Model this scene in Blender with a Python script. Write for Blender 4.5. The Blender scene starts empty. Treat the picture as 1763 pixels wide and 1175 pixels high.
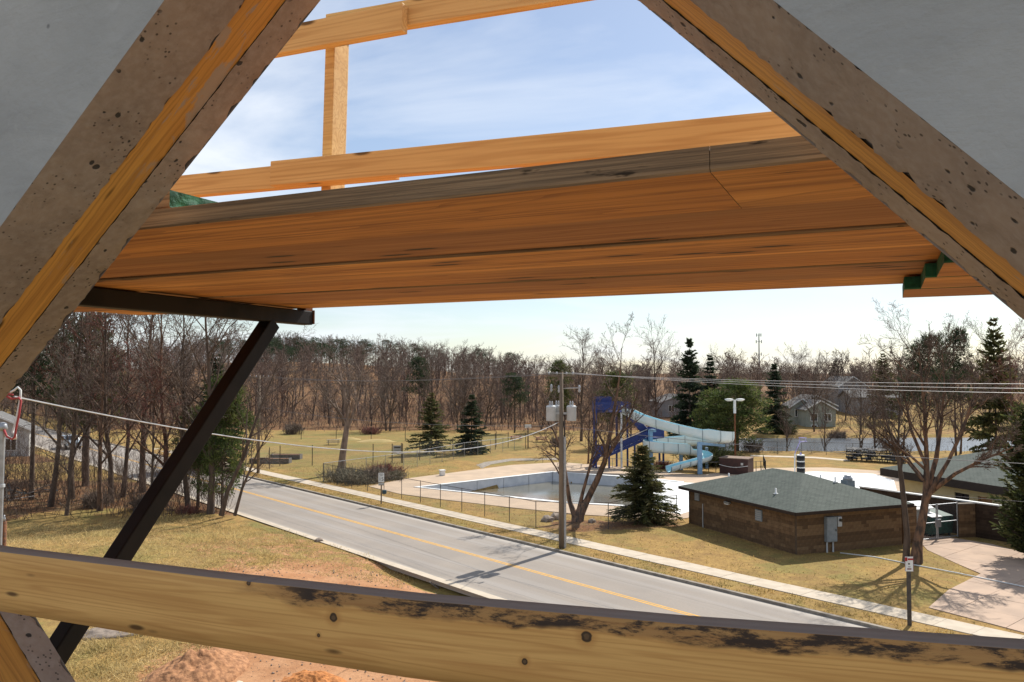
import bpy, bmesh, math, random
import numpy as np
from mathutils import Vector, Matrix, Euler, noise as mnoise
from mathutils.geometry import tessellate_polygon

# ------------------------------------------------------------------ camera, sky, sun, exposure
F_PX, CX, HOR, EYE = 1410.0, 881.5, 645.0, 10.5
scene = bpy.context.scene
C = scene.collection
cam_d = bpy.data.cameras.new('camera'); cam = bpy.data.objects.new('camera', cam_d); C.objects.link(cam)
cam_d.sensor_width = 36.0; cam_d.lens = 36.0 * F_PX / 1763.0
cam_d.clip_start = 0.05; cam_d.clip_end = 6000
cam.location = (0, 0, EYE)
cam.rotation_euler = (math.radians(90) + math.atan((HOR - 587.5) / F_PX), 0, 0)
scene.camera = cam

SUN_AZ = math.radians(37.0)      # to the right of the view direction (+Y)
SUN_EL = math.radians(46.0)
world = bpy.data.worlds.new('World'); scene.world = world; world.use_nodes = True
def build_world():
    nt = world.node_tree; nt.nodes.clear(); N = nt.nodes.new; L = nt.links.new
    out = N('ShaderNodeOutputWorld'); bg = N('ShaderNodeBackground'); bg.inputs['Strength'].default_value = 0.100
    sky = N('ShaderNodeTexSky'); sky.sky_type = 'NISHITA'; sky.sun_disc = False
    sky.sun_elevation = SUN_EL; sky.sun_rotation = SUN_AZ
    sky.air_density = 1.0; sky.dust_density = 0.7; sky.ozone_density = 2.0; sky.altitude = 250
    tc = N('ShaderNodeTexCoord'); sp = N('ShaderNodeSeparateXYZ'); L(tc.outputs['Generated'], sp.inputs[0])
    ab = N('ShaderNodeMath'); ab.operation = 'ABSOLUTE'; L(sp.outputs['Z'], ab.inputs[0])
    ad = N('ShaderNodeMath'); ad.operation = 'ADD'; ad.inputs[1].default_value = 0.22; L(ab.outputs[0], ad.inputs[0])
    cb = N('ShaderNodeCombineXYZ')
    for i, ax in enumerate('XY'):
        dv = N('ShaderNodeMath'); dv.operation = 'DIVIDE'; L(sp.outputs[ax], dv.inputs[0]); L(ad.outputs[0], dv.inputs[1]); L(dv.outputs[0], cb.inputs[i])
    mp = N('ShaderNodeMapping'); mp.inputs['Scale'].default_value = (0.9, 1.3, 1); mp.inputs['Rotation'].default_value = (0, 0, 0.7); L(cb.outputs[0], mp.inputs[0])
    nz = N('ShaderNodeTexNoise'); nz.inputs['Scale'].default_value = 1.1; nz.inputs['Detail'].default_value = 7; nz.inputs['Roughness'].default_value = 0.55; nz.inputs['Distortion'].default_value = 0.5
    L(mp.outputs[0], nz.inputs['Vector'])
    rp = N('ShaderNodeValToRGB'); rp.color_ramp.elements[0].position = 0.42; rp.color_ramp.elements[1].position = 0.70
    rp.color_ramp.elements[0].color = (0.14, 0.14, 0.14, 1); rp.color_ramp.elements[1].color = (0.9, 0.9, 0.9, 1)
    L(nz.outputs['Fac'], rp.inputs[0])
    mx = N('ShaderNodeMix'); mx.data_type = 'RGBA'; L(rp.outputs[0], mx.inputs[0]); L(sky.outputs[0], mx.inputs[6]); mx.inputs[7].default_value = (7.8, 8.2, 8.8, 1)
    L(mx.outputs[2], bg.inputs[0]); L(bg.outputs[0], out.inputs[0])
build_world()
sun_d = bpy.data.lights.new('sun', 'SUN'); sun = bpy.data.objects.new('sun', sun_d); C.objects.link(sun)
sun_d.energy = 5.0; sun_d.angle = math.radians(0.5); sun_d.color = (1.0, 0.95, 0.87)
sdir = Vector((math.sin(SUN_AZ) * math.cos(SUN_EL), math.cos(SUN_AZ) * math.cos(SUN_EL), math.sin(SUN_EL)))
sun.rotation_euler = sdir.to_track_quat('Z', 'Y').to_euler()
sun.location = (0, 0, 60)
vs = scene.view_settings
vs.view_transform = 'Standard'; vs.look = 'None'; vs.gamma = 1.0; vs.exposure = 0.34; vs.use_curve_mapping = False

# ------------------------------------------------------------------ helpers
RNG = np.random.default_rng(7); random.seed(7)
def D_(py, z=0.0): return (EYE - z) * F_PX / (py - HOR)
def G(px, py, z=0.0):                       # a point on the level z
    Y = D_(py, z); return Vector(((px - CX) / F_PX * Y, Y, z))
def A3(px, py, Y):                          # a point at forward distance Y
    return Vector(((px - CX) / F_PX * Y, Y, EYE - (py - HOR) / F_PX * Y))
# road frame
RA = G(440, 821); RB = G(1532, 1078)
RE = (RB - RA).normalized(); RN = Vector((-RE.y, RE.x, 0)); R_ANG = math.atan2(RE.y, RE.x)
def W(a, b, z=0.0): return Vector((RA.x + RE.x * a + RN.x * b, RA.y + RE.y * a + RN.y * b, z))
def AB(p): d = Vector((p[0] - RA.x, p[1] - RA.y, 0)); return d.dot(RE), d.dot(RN)
LAWN = 0.10
# wall frame (u along the wall, n outward, z from the eye)
PHI = math.radians(24.5); U = Vector((math.cos(PHI), -math.sin(PHI), 0)); NN = Vector((math.sin(PHI), math.cos(PHI), 0))
def LW(px, py, n):
    tx = (px - CX) / F_PX; d = n / (NN.y + NN.x * tx)
    return (d * (U.x * tx + U.y), -(py - HOR) / F_PX * d)          # (u, z)

def link(o, parent=None):
    C.objects.link(o)
    if parent is not None: o.parent = parent
    return o
def tag(o, label=None, cat=None, group=None, kind=None):
    if label: o['label'] = label
    if cat: o['category'] = cat
    if group: o['group'] = group
    if kind: o['kind'] = kind
    return o
def empty(name, loc=(0, 0, 0), rz=0.0, label=None, cat=None, group=None):
    o = bpy.data.objects.new(name, None); o.empty_display_size = 0.2; link(o); o.location = loc; o.rotation_euler = (0, 0, rz)
    return tag(o, label, cat, group)
def mesh_np(name, V, Fq, mats, smooth=False, mi=None):
    me = bpy.data.meshes.new(name)
    V = np.asarray(V, dtype=np.float32); Fq = np.asarray(Fq, dtype=np.int32)
    k = Fq.shape[1]
    me.vertices.add(len(V)); me.vertices.foreach_set('co', V.ravel())
    me.loops.add(Fq.size); me.loops.foreach_set('vertex_index', Fq.ravel())
    me.polygons.add(len(Fq)); me.polygons.foreach_set('loop_start', np.arange(0, Fq.size, k, dtype=np.int32)); me.polygons.foreach_set('loop_total', np.full(len(Fq), k, dtype=np.int32))
    if mi is not None: me.polygons.foreach_set('material_index', np.asarray(mi, dtype=np.int32))
    if smooth: me.polygons.foreach_set('use_smooth', np.ones(len(Fq), dtype=bool))
    for m in (mats if isinstance(mats, (list, tuple)) else [mats]): me.materials.append(m)
    me.update(calc_edges=True); return me
class MB:
    def __init__(s): s.v = []; s.f = []; s.m = []
    def add(s, vs_, fs, m=0):
        o = len(s.v); s.v += [tuple(v) for v in vs_]; s.f += [tuple(i + o for i in f) for f in fs]; s.m += [m] * len(fs); return s
    def box(s, c, d, rz=0.0, m=0, rot=None):
        R = rot if rot is not None else Matrix.Rotation(rz, 3, 'Z'); c = Vector(c)
        P = [c + R @ Vector((x * d[0] / 2, y * d[1] / 2, z * d[2] / 2)) for x in (-1, 1) for y in (-1, 1) for z in (-1, 1)]
        return s.add(P, [(0, 1, 3, 2), (4, 6, 7, 5), (0, 4, 5, 1), (2, 3, 7, 6), (0, 2, 6, 4), (1, 5, 7, 3)], m)
    def bar(s, p, q, w, h, m=0, up=(0, 0, 1)):            # a rectangular bar from p to q
        p, q = Vector(p), Vector(q); d = (q - p).normalized(); u = Vector(up)
        x = d.cross(u)
        if x.length < 1e-4: x = d.cross(Vector((1, 0, 0)))
        x.normalize(); y = x.cross(d)
        P = [e + x * (i * w / 2) + y * (j * h / 2) for e in (p, q) for i, j in ((-1, -1), (1, -1), (1, 1), (-1, 1))]
        return s.add(P, [(0, 3, 2, 1), (4, 5, 6, 7), (0, 1, 5, 4), (1, 2, 6, 5), (2, 3, 7, 6), (3, 0, 4, 7)], m)
    def tube(s, pts, r, n=8, m=0, cap=True):
        pts = [Vector(p) for p in pts]; k = len(pts); rs = r if isinstance(r, (list, tuple)) else [r] * k
        o = len(s.v); d0 = (pts[1] - pts[0]).normalized(); x = d0.orthogonal().normalized()
        for i, p in enumerate(pts):
            d = (pts[min(i + 1, k - 1)] - pts[max(i - 1, 0)]).normalized(); x = (x - d * x.dot(d)).normalized(); y = d.cross(x)
            for j in range(n):
                a = 2 * math.pi * j / n; s.v.append(tuple(p + (x * math.cos(a) + y * math.sin(a)) * rs[i]))
        for i in range(k - 1):
            for j in range(n):
                j2 = (j + 1) % n; s.f.append((o + i * n + j, o + i * n + j2, o + (i + 1) * n + j2, o + (i + 1) * n + j)); s.m.append(m)
        if cap:
            s.f.append(tuple(o + j for j in range(n))[::-1]); s.m.append(m); s.f.append(tuple(o + (k - 1) * n + j for j in range(n))); s.m.append(m)
        return s
    def lathe(s, prof, c=(0, 0, 0), n=16, m=0):
        o = len(s.v); c = Vector(c)
        for r, z in prof:
            for j in range(n):
                a = 2 * math.pi * j / n; s.v.append((c.x + r * math.cos(a), c.y + r * math.sin(a), c.z + z))
        for i in range(len(prof) - 1):
            for j in range(n):
                j2 = (j + 1) % n; s.f.append((o + i * n + j, o + i * n + j2, o + (i + 1) * n + j2, o + (i + 1) * n + j)); s.m.append(m)
        s.f.append(tuple(o + j for j in range(n))[::-1]); s.m.append(m); s.f.append(tuple(o + (len(prof) - 1) * n + j for j in range(n))); s.m.append(m)
        return s
    def build(s, name, mats, parent=None, smooth=False, bevel=0.0):
        me = bpy.data.meshes.new(name); me.from_pydata(s.v, [], s.f)
        for m in (mats if isinstance(mats, (list, tuple)) else [mats]): me.materials.append(m)
        me.polygons.foreach_set('material_index', s.m)
        if smooth: me.polygons.foreach_set('use_smooth', [True] * len(s.f))
        me.update(); o = bpy.data.objects.new(name, me); link(o, parent)
        if bevel: 
            b = o.modifiers.new('bevel', 'BEVEL'); b.width = bevel; b.segments = 2; b.limit_method = 'ANGLE'
        return o
def sheet(name, loops, z, th, mats, parent=None):         # a flat slab from world (x,y) loops, holes allowed
    L3 = [[Vector((p[0], p[1], 0)) for p in lp] for lp in loops]; tri = tessellate_polygon(L3)
    flat = [p for lp in L3 for p in lp]; n = len(flat)
    V = [(p.x, p.y, z) for p in flat] + [(p.x, p.y, z - th) for p in flat]; F = []
    for t in tri:
        a, b, c = [flat[i] for i in t]
        if (b - a).cross(c - a).z < 0: t = (t[0], t[2], t[1])
        F.append(tuple(t)); F.append(tuple(i + n for i in reversed(t)))
    o = 0
    for lp in L3:
        k = len(lp)
        for i in range(k):
            j = (i + 1) % k; F.append((o + i, o + j, o + j + n, o + i + n))
        o += k
    b = MB(); b.add(V, F); ob = b.build(name, mats, parent)
    bm = bmesh.new(); bm.from_mesh(ob.data); bmesh.ops.recalc_face_normals(bm, faces=bm.faces); bm.to_mesh(ob.data); bm.free()
    return ob
def copy_tree(o, parent=None):
    c = o.copy(); link(c); c.parent = parent
    for ch in list(o.children): copy_tree(ch, c)
    return c
def text_part(name, body, size, m, parent, loc, rot, ext=0.004):
    cu = bpy.data.curves.new(name, 'FONT'); cu.body = body; cu.size = size; cu.extrude = ext; cu.align_x = 'CENTER'; cu.align_y = 'CENTER'
    t = bpy.data.objects.new('t', cu); C.objects.link(t)
    me = bpy.data.meshes.new_from_object(t.evaluated_get(bpy.context.evaluated_depsgraph_get()))
    bpy.data.objects.remove(t); me.materials.clear(); me.materials.append(m)
    o = bpy.data.objects.new(name, me); link(o, parent); o.location = loc; o.rotation_euler = rot; return o

# ------------------------------------------------------------------ materials
def s2l(c): return tuple(((x / 255) / 12.92 if x / 255 <= 0.04045 else ((x / 255 + 0.055) / 1.055) ** 2.4) for x in c)
class NT:
    def __init__(s, name):
        s.m = bpy.data.materials.new(name); s.m.use_nodes = True; s.nt = s.m.node_tree; s.nt.nodes.clear()
        s.out = s.n('ShaderNodeOutputMaterial'); s.p = s.n('ShaderNodeBsdfPrincipled'); s.l(s.p.outputs[0], s.out.inputs[0]); s.tc = s.n('ShaderNodeTexCoord')
    def n(s, t): return s.nt.nodes.new(t)
    def l(s, a, b): s.nt.links.new(a, b)
    def val(s, x, sock):
        if hasattr(x, 'links'): s.l(x, sock)
        else: sock.default_value = x
    def mapping(s, scale=(1, 1, 1), coord='Object', rot=(0, 0, 0), src=None):
        mp = s.n('ShaderNodeMapping'); mp.inputs['Scale'].default_value = scale; mp.inputs['Rotation'].default_value = rot
        s.l(src if src is not None else s.tc.outputs[coord], mp.inputs[0]); return mp.outputs[0]
    def noise(s, vec, scale, detail=4, rough=0.55, dist=0.0):
        n = s.n('ShaderNodeTexNoise'); n.inputs['Scale'].default_value = scale; n.inputs['Detail'].default_value = detail; n.inputs['Roughness'].default_value = rough; n.inputs['Distortion'].default_value = dist
        s.l(vec, n.inputs['Vector']); return n.outputs['Fac']
    def voro(s, vec, scale, out='Distance', feature='F1', dims='3D'):
        n = s.n('ShaderNodeTexVoronoi'); n.voronoi_dimensions = dims; n.inputs['Scale'].default_value = scale; n.feature = feature; s.l(vec, n.inputs['Vector']); return n.outputs[out]
    def math(s, op, a, b=0.0, clamp=False):
        n = s.n('ShaderNodeMath'); n.operation = op; n.use_clamp = clamp; s.val(a, n.inputs[0]); s.val(b, n.inputs[1]); return n.outputs[0]
    def ramp(s, fac, lo, hi, c0=0.0, c1=1.0):
        n = s.n('ShaderNodeMapRange'); n.inputs[1].default_value = lo; n.inputs[2].default_value = hi; n.inputs[3].default_value = c0; n.inputs[4].default_value = c1; n.interpolation_type = 'SMOOTHSTEP'
        s.l(fac, n.inputs[0]); return n.outputs[0]
    def mix(s, f, a, b, mode='MIX'):
        n = s.n('ShaderNodeMix'); n.data_type = 'RGBA'; n.blend_type = mode; s.val(f, n.inputs[0])
        for x, i in ((a, 6), (b, 7)):
            if hasattr(x, 'links'): s.l(x, n.inputs[i])
            else: n.inputs[i].default_value = (*x, 1)
        return n.outputs[2]
    def done(s, col, rough=0.8, bump=None, strength=0.3, dist=0.02, metal=0.0, spec=0.3):
        s.val(col if hasattr(col, 'links') else (*col, 1), s.p.inputs['Base Color']); s.val(rough, s.p.inputs['Roughness']); s.p.inputs['Metallic'].default_value = metal
        s.p.inputs['Specular IOR Level'].default_value = spec
        if bump is not None:
            b = s.n('ShaderNodeBump'); b.inputs['Strength'].default_value = strength; b.inputs['Distance'].default_value = dist; s.l(bump, b.inputs['Height']); s.l(b.outputs[0], s.p.inputs['Normal'])
        return s.m
TRANSLUCENT = ('spruce_needles', 'dark_spruce_needles', 'pine_needles', 'cedar_foliage', 'dry_grass_blades', 'lawn_blades')
def mat(name, c1, c2=None, scale=4.0, rough=0.8, stretch=(1, 1, 1), bump=0.0, metal=0.0, spec=0.3, lo=0.35, hi=0.65, island=0.0):
    t = NT(name); c2 = c2 or tuple(x * 0.75 for x in c1); v = t.mapping(stretch)
    f = t.ramp(t.noise(v, scale, 5), lo, hi); col = t.mix(f, c1, c2)
    if island:
        g = t.n('ShaderNodeNewGeometry'); h = t.ramp(g.outputs['Random Per Island'], 0, 1, 1 - island, 1 + island)
        col = t.mix(1.0, col, (1, 1, 1), 'MULTIPLY'); mm = t.n('ShaderNodeMix'); mm.data_type = 'RGBA'; mm.blend_type = 'MULTIPLY'; mm.inputs[0].default_value = 1.0
        t.l(col, mm.inputs[6]); t.l(h, mm.inputs[7]); col = mm.outputs[2]
    if name in TRANSLUCENT:
        tl = t.n('ShaderNodeBsdfTranslucent'); t.l(col, tl.inputs[0]); mx = t.n('ShaderNodeMixShader'); mx.inputs[0].default_value = 0.4; t.l(t.p.outputs[0], mx.inputs[1]); t.l(tl.outputs[0], mx.inputs[2]); t.l(mx.outputs[0], t.out.inputs[0])
    return t.done(col, rough, f if bump else None, bump, 0.02, metal, spec)
M = {}
def concrete_fg():
    t = NT('jamb_concrete'); v = t.mapping(); big = t.noise(v, 3.5, 6, 0.6); fine = t.noise(v, 70, 4, 0.6)
    col = t.mix(t.ramp(big, 0.3, 0.7), (0.37, 0.295, 0.235), (0.25, 0.20, 0.165)); col = t.mix(t.ramp(fine, 0.35, 0.75, 0, 0.35), col, (0.45, 0.40, 0.35))
    pit = t.ramp(t.math('ADD', t.voro(t.mapping((1, 1, 1)), 34), t.math('MULTIPLY', t.math('SUBTRACT', t.noise(v, 38, 3), 0.5), 0.75)), 0.08, 0.15, 1, 0); sel = t.ramp(t.noise(v, 9, 2), 0.44, 0.52); pm = t.math('MULTIPLY', pit, sel)
    st = t.ramp(t.noise(t.mapping((4, 1, 1)), 2.2, 6, 0.7), 0.56, 0.74, 0, 0.55); col = t.mix(st, col, (0.12, 0.10, 0.085))
    sm2 = t.math('MULTIPLY', t.ramp(t.voro(v, 95), 0.14, 0.26, 0.9, 0), t.ramp(t.noise(v, 14, 2), 0.48, 0.58)); gl = t.ramp(t.noise(t.mapping((1, 1, 1)), 16, 6, 0.75, 0.5), 0.52, 0.72, 0, 0.5); col = t.mix(gl, col, (0.20, 0.155, 0.12)); col = t.mix(sm2, col, (0.07, 0.055, 0.045)); col = t.mix(pm, col, (0.05, 0.045, 0.04))
    h = t.math('SUBTRACT', t.math('MULTIPLY', fine, 0.5), pm); h2 = t.math('ADD', h, t.math('MULTIPLY', big, 0.8))
    return t.done(col, 0.9, h2, 0.5, 0.004)
def concrete_face():
    t = NT('wall_face_concrete'); v = t.mapping(); big = t.noise(v, 2.0, 7, 0.6); fine = t.noise(v, 60, 4)
    col = t.mix(t.ramp(big, 0.3, 0.7), (0.46, 0.45, 0.42), (0.36, 0.355, 0.335)); pit = t.ramp(t.voro(v, 14), 0.03, 0.09, 1, 0)
    pm = t.math('MULTIPLY', pit, t.ramp(t.noise(v, 5, 2), 0.5, 0.58)); col = t.mix(t.math('MULTIPLY', pm, 0.7), col, (0.08, 0.08, 0.08))
    tw = t.noise(t.mapping((2.2, 1, 7), rot=(0, 0.5, 0)), 1.6, 6, 0.7, 0.8); col = t.mix(t.ramp(tw, 0.45, 0.75, 0, 0.4), col, (0.26, 0.255, 0.24)); col = t.mix(t.ramp(t.noise(v, 9, 5, 0.75), 0.58, 0.74, 0, 0.45), col, (0.50, 0.49, 0.46))
    return t.done(col, 0.9, t.math('ADD', fine, tw), 0.5, 0.005)
def lumber(name, c1, c2, c3, knots=(), marks=False, attr=False, gs=1.0, flecks=0.0, smear=False):
    t = NT(name)
    if attr:
        an = t.n('ShaderNodeAttribute'); an.attribute_name = 'luv'; src = an.outputs['Vector']
    else: src = t.tc.outputs['Object']
    v = t.mapping((1.0 * gs, 14 * gs, 14 * gs), src=src)
    w = t.n('ShaderNodeTexNoise'); w.inputs['Scale'].default_value = 1.5; w.inputs['Detail'].default_value = 2; t.l(t.mapping((0.30 * gs, 9 * gs, 9 * gs), src=src), w.inputs['Vector'])
    band = t.math('FRACT', t.math('MULTIPLY', w.outputs['Fac'], 11.0)); tri = t.math('ABSOLUTE', t.math('SUBTRACT', band, 0.5))
    line = t.ramp(tri, 0.18, 0.5, 0, 0.75); fib = t.noise(t.mapping((3 * gs, 120 * gs, 120 * gs), src=src), 1.0, 4, 0.6)
    col = t.mix(t.ramp(t.noise(v, 1.0, 4), 0.3, 0.7), c1, c2); col = t.mix(t.math('MULTIPLY', line, 0.55), col, c3); col = t.mix(t.ramp(fib, 0.4, 0.75, 0, 0.35), col, c3)
    kn = t.voro(t.mapping((2.6 * gs, 11 * gs, 11 * gs), src=src), 1.0); km = t.math('MULTIPLY', t.ramp(kn, 0.05, 0.13, 1, 0), t.ramp(t.noise(v, 0.6, 1), 0.44, 0.50)); col = t.mix(t.math('MULTIPLY', km, 0.9), col, tuple(x * 0.2 for x in c3)); fl = t.noise(t.mapping((2.2 * gs, 40 * gs, 40 * gs), src=src), 1.0, 3, 0.6); col = t.mix(t.ramp(fl, 0.66, 0.72, 0, flecks), col, (0.06, 0.03, 0.015))
    if smear:      # cement slurry left on the timber
        sm = t.math('MULTIPLY', t.ramp(t.noise(t.mapping((5, 16, 1), src=src), 1.0, 6, 0.7, 0.8), 0.56, 0.62), t.ramp(t.noise(t.mapping((1.3, 3, 1), src=src), 1.0, 2), 0.42, 0.55)); col = t.mix(t.math('MULTIPLY', sm, 0.9), col, (0.36, 0.29, 0.23))
        dk_ = t.ramp(t.noise(t.mapping((1.6, 22, 1), src=src), 1.0, 4, 0.6), 0.60, 0.72, 0, 0.7); col = t.mix(dk_, col, (0.14, 0.065, 0.02))
    for (kx, ky, kr) in knots:
        mp = t.n('ShaderNodeMapping'); mp.vector_type = 'POINT'; mp.inputs['Location'].default_value = (-kx, -ky, 0); mp.inputs['Scale'].default_value = (1, 1, 0); t.l(src, mp.inputs[0])
        ln = t.n('ShaderNodeVectorMath'); ln.operation = 'LENGTH'; t.l(mp.outputs[0], ln.inputs[0]); d = t.math('ADD', ln.outputs['Value'], t.math('MULTIPLY', t.math('SUBTRACT', fib, 0.5), kr * 0.5))
        col = t.mix(t.ramp(d, kr * 0.9, kr * 2.6, 0.5, 0), col, c3); col = t.mix(t.ramp(d, kr * 0.8, kr * 1.05, 0.95, 0), col, (0.035, 0.022, 0.012)); col = t.mix(t.ramp(d, kr * 0.35, kr * 0.6, 0.8, 0), col, (0.16, 0.09, 0.04))
    if marks:      # scorched, mouldy bark edge along the top of the board
        sp = t.n('ShaderNodeSeparateXYZ'); t.l(src, sp.inputs[0])
        edge = t.ramp(t.math('ADD', sp.outputs['Y'], t.math('MULTIPLY', t.noise(t.mapping((9, 9, 0), src=src), 1.0, 4), 0.030)), 0.085, 0.091)
        far = t.ramp(sp.outputs['X'], -0.80, -0.66); blot = t.ramp(t.noise(t.mapping((13, 46, 0), src=src), 1.0, 8, 0.75, 0.25), 0.45, 0.56)
        mk = t.math('MULTIPLY', t.math('MULTIPLY', edge, far), blot); front = t.ramp(sp.outputs['Z'], 0.4, 0.6, 1, 0); mk = t.math('MULTIPLY', mk, front)
        col = t.mix(t.math('MULTIPLY', t.math('MULTIPLY', edge, far), 0.55), col, (0.20, 0.09, 0.035)); col = t.mix(t.math('MULTIPLY', mk, 0.93), col, (0.018, 0.012, 0.010))
        gray = t.ramp(sp.outputs['Z'], 0.5, 0.7); col = t.mix(t.math('MULTIPLY', gray, 0.9), col, (0.21, 0.185, 0.17))
    return t.done(col, 0.65, fib, 0.15, 0.002)
def ply_edge():
    t = NT('laminated_edge'); v = t.mapping((2, 20, 160)); a = t.noise(v, 1.0, 4, 0.7); b = t.noise(t.mapping((8, 8, 60)), 1.0, 4, 0.7)
    col = t.mix(t.ramp(a, 0.35, 0.65), (0.38, 0.25, 0.14), (0.17, 0.115, 0.07)); col = t.mix(t.ramp(b, 0.62, 0.72, 0, 0.9), col, (0.03, 0.02, 0.012))
    return t.done(col, 0.85, a, 0.7, 0.004)
M['conc'] = concrete_fg(); M['face'] = concrete_face()
M['strip'] = lumber('buck_timber', (0.66, 0.34, 0.075), (0.52, 0.25, 0.055), (0.26, 0.11, 0.03), attr=True, gs=1.6, flecks=0.6, smear=True)
KN = []
M['deck'] = [lumber('deck_wood_%d' % i, c, tuple(x * 0.82 for x in c), (0.26, 0.085, 0.02), gs=0.9, flecks=0.8) for i, c in enumerate([(0.56, 0.225, 0.052), (0.42, 0.18, 0.055), (0.62, 0.265, 0.065)])]
def deck_wood(name, c1, c2, seed):
    t = NT(name); o = t.n('ShaderNodeVectorMath'); o.operation = 'ADD'; o.inputs[1].default_value = (seed * 3.7, 0, 0); t.l(t.tc.outputs['Object'], o.inputs[0]); src = o.outputs[0]
    a = t.noise(t.mapping((0.45, 14, 1), src=src), 1.0, 5, 0.6, 0.3); b = t.noise(t.mapping((1.6, 60, 1), src=src), 1.0, 4, 0.65); c = t.noise(t.mapping((1.0, 3.0, 1), src=src), 1.0, 3, 0.5)
    col = t.mix(t.ramp(a, 0.32, 0.68), c1, c2); col = t.mix(t.ramp(b, 0.42, 0.72, 0, 0.75), col, (0.24, 0.075, 0.018)); col = t.mix(t.ramp(c, 0.5, 0.72, 0, 0.6), col, (0.28, 0.13, 0.05))
    arc = t.math('FRACT', t.math('MULTIPLY', t.noise(t.mapping((0.5, 5.5, 1), src=src), 1.0, 2), 9.0)); col = t.mix(t.ramp(arc, 0.75, 1.0, 0, 0.45), col, (0.22, 0.07, 0.018))
    v = t.voro(t.mapping((2.0, 11.0, 0), src=src), 1.0, dims='2D'); ks = t.ramp(t.noise(t.mapping((1.1, 4.0, 1), src=src), 1.0, 2), 0.52, 0.57); kn = t.math('MULTIPLY', t.ramp(v, 0.07, 0.12, 1, 0), ks); halo = t.math('MULTIPLY', t.ramp(v, 0.1, 0.4, 0.55, 0), ks)
    col = t.mix(halo, col, (0.19, 0.06, 0.016)); col = t.mix(t.math('MULTIPLY', kn, 0.96), col, (0.012, 0.008, 0.005))
    f = t.math('MULTIPLY', t.ramp(t.noise(t.mapping((9, 130, 1), src=src), 1.0, 3, 0.6), 0.66, 0.71), t.ramp(t.noise(t.mapping((1.2, 6, 1), src=src), 1.0, 2), 0.50, 0.60)); col = t.mix(t.math('MULTIPLY', f, 0.85), col, (0.03, 0.016, 0.008))
    return t.done(col, 0.7, t.math('SUBTRACT', b, kn), 0.3, 0.003)
M['deck'] = [deck_wood('deck_planks_%d' % i, c, d, i) for i, (c, d) in enumerate([((0.64, 0.27, 0.065), (0.46, 0.18, 0.042)), ((0.46, 0.20, 0.066), (0.33, 0.13, 0.042)), ((0.74, 0.34, 0.09), (0.52, 0.215, 0.052))])]
M['ply'] = ply_edge()
M['pine'] = lumber('pine_lumber', (0.80, 0.58, 0.27), (0.74, 0.51, 0.22), (0.48, 0.26, 0.09))
M['green_paint'] = mat('green_end_paint', (0.02, 0.14, 0.07), (0.01, 0.07, 0.04), 18, 0.7, bump=0.3)
M['steel'] = mat('black_steel', (0.010, 0.009, 0.009), (0.022, 0.017, 0.015), 6, 0.6, spec=0.2)
M['rust'] = mat('rust_steel', (0.22, 0.08, 0.03), (0.09, 0.04, 0.02), 12, 0.8)
M['galv'] = mat('galvanised_steel', (0.42, 0.43, 0.44), (0.33, 0.34, 0.35), 8, 0.45, metal=0.6, spec=0.5)
M['dark_post'] = mat('weathered_post', (0.10, 0.085, 0.07), (0.06, 0.05, 0.045), 6, 0.8)
M['asph'] = None
def asphalt():
    t = NT('road_asphalt'); v = t.mapping(); n1 = t.noise(v, 0.25, 5); n2 = t.noise(v, 9, 5, 0.7); col = t.mix(t.ramp(n1, 0.3, 0.7), (0.30, 0.255, 0.21), (0.255, 0.22, 0.185)); col = t.mix(t.ramp(n2, 0.3, 0.8, 0, 0.35), col, (0.16, 0.155, 0.15))
    lane = t.noise(t.mapping((0.03, 1.1, 1)), 1.0, 3); col = t.mix(t.ramp(lane, 0.42, 0.68, 0, 0.4), col, (0.33, 0.31, 0.29))
    sp = t.n('ShaderNodeSeparateXYZ'); t.l(t.tc.outputs['Object'], sp.inputs[0]); wob = t.math('MULTIPLY', t.math('SUBTRACT', t.noise(t.mapping((0.5, 0.01, 1)), 1.0, 4), 0.5), 0.5)
    y = t.math('ADD', sp.outputs['Y'], wob)
    for b0 in (-2.7, -6.9, -8.3):
        d = t.math('ABSOLUTE', t.math('SUBTRACT', y, b0)); col = t.mix(t.ramp(d, 0.01, 0.05, 0.30, 0), col, (0.10, 0.095, 0.09))
    g = t.ramp(t.math('ABSOLUTE', t.math('ADD', sp.outputs['Y'], 5.13)), 3.9, 4.45, 0, 0.75); col = t.mix(g, col, (0.43, 0.39, 0.34))
    return t.done(col, 0.9, n2, 0.25, 0.01)
M['asph'] = asphalt()
M['walk'] = mat('sidewalk_concrete', (0.52, 0.44, 0.34), (0.45, 0.38, 0.29), 1.3, 0.9, bump=0.1)
M['curb'] = mat('curb_concrete', (0.30, 0.26, 0.21), (0.20, 0.17, 0.14), 3, 0.9)
M['drive'] = mat('driveway_concrete', (0.45, 0.325, 0.235), (0.37, 0.27, 0.20), 0.7, 0.9, bump=0.1)
M['yellow'] = mat('yellow_road_paint', (0.72, 0.38, 0.05), (0.55, 0.30, 0.06), 5, 0.8)
M['pooldeck'] = mat('pool_deck_concrete', (0.48, 0.36, 0.25), (0.41, 0.31, 0.22), 0.6, 0.9)
M['poolwhite'] = mat('pool_white_plaster', (0.74, 0.74, 0.72), (0.64, 0.65, 0.64), 0.8, 0.7)
M['poolwall'] = mat('pool_wall_paint', (0.70, 0.71, 0.73), (0.58, 0.60, 0.63), 1.2, 0.7)
def water(name, c1, c2, rough, sc, bs, c3=None):
    t = NT(name); v = t.mapping(); n = t.noise(v, 0.13, 4); col = t.mix(t.ramp(n, 0.35, 0.6), c1, c2)
    if c3: col = t.mix(t.ramp(t.noise(t.mapping((1, 1, 1)), 0.09, 5), 0.52, 0.62, 0, 0.8), col, c3)
    return t.done(col, rough, t.noise(v, sc, 3), bs, 0.02, spec=0.5)
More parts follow.
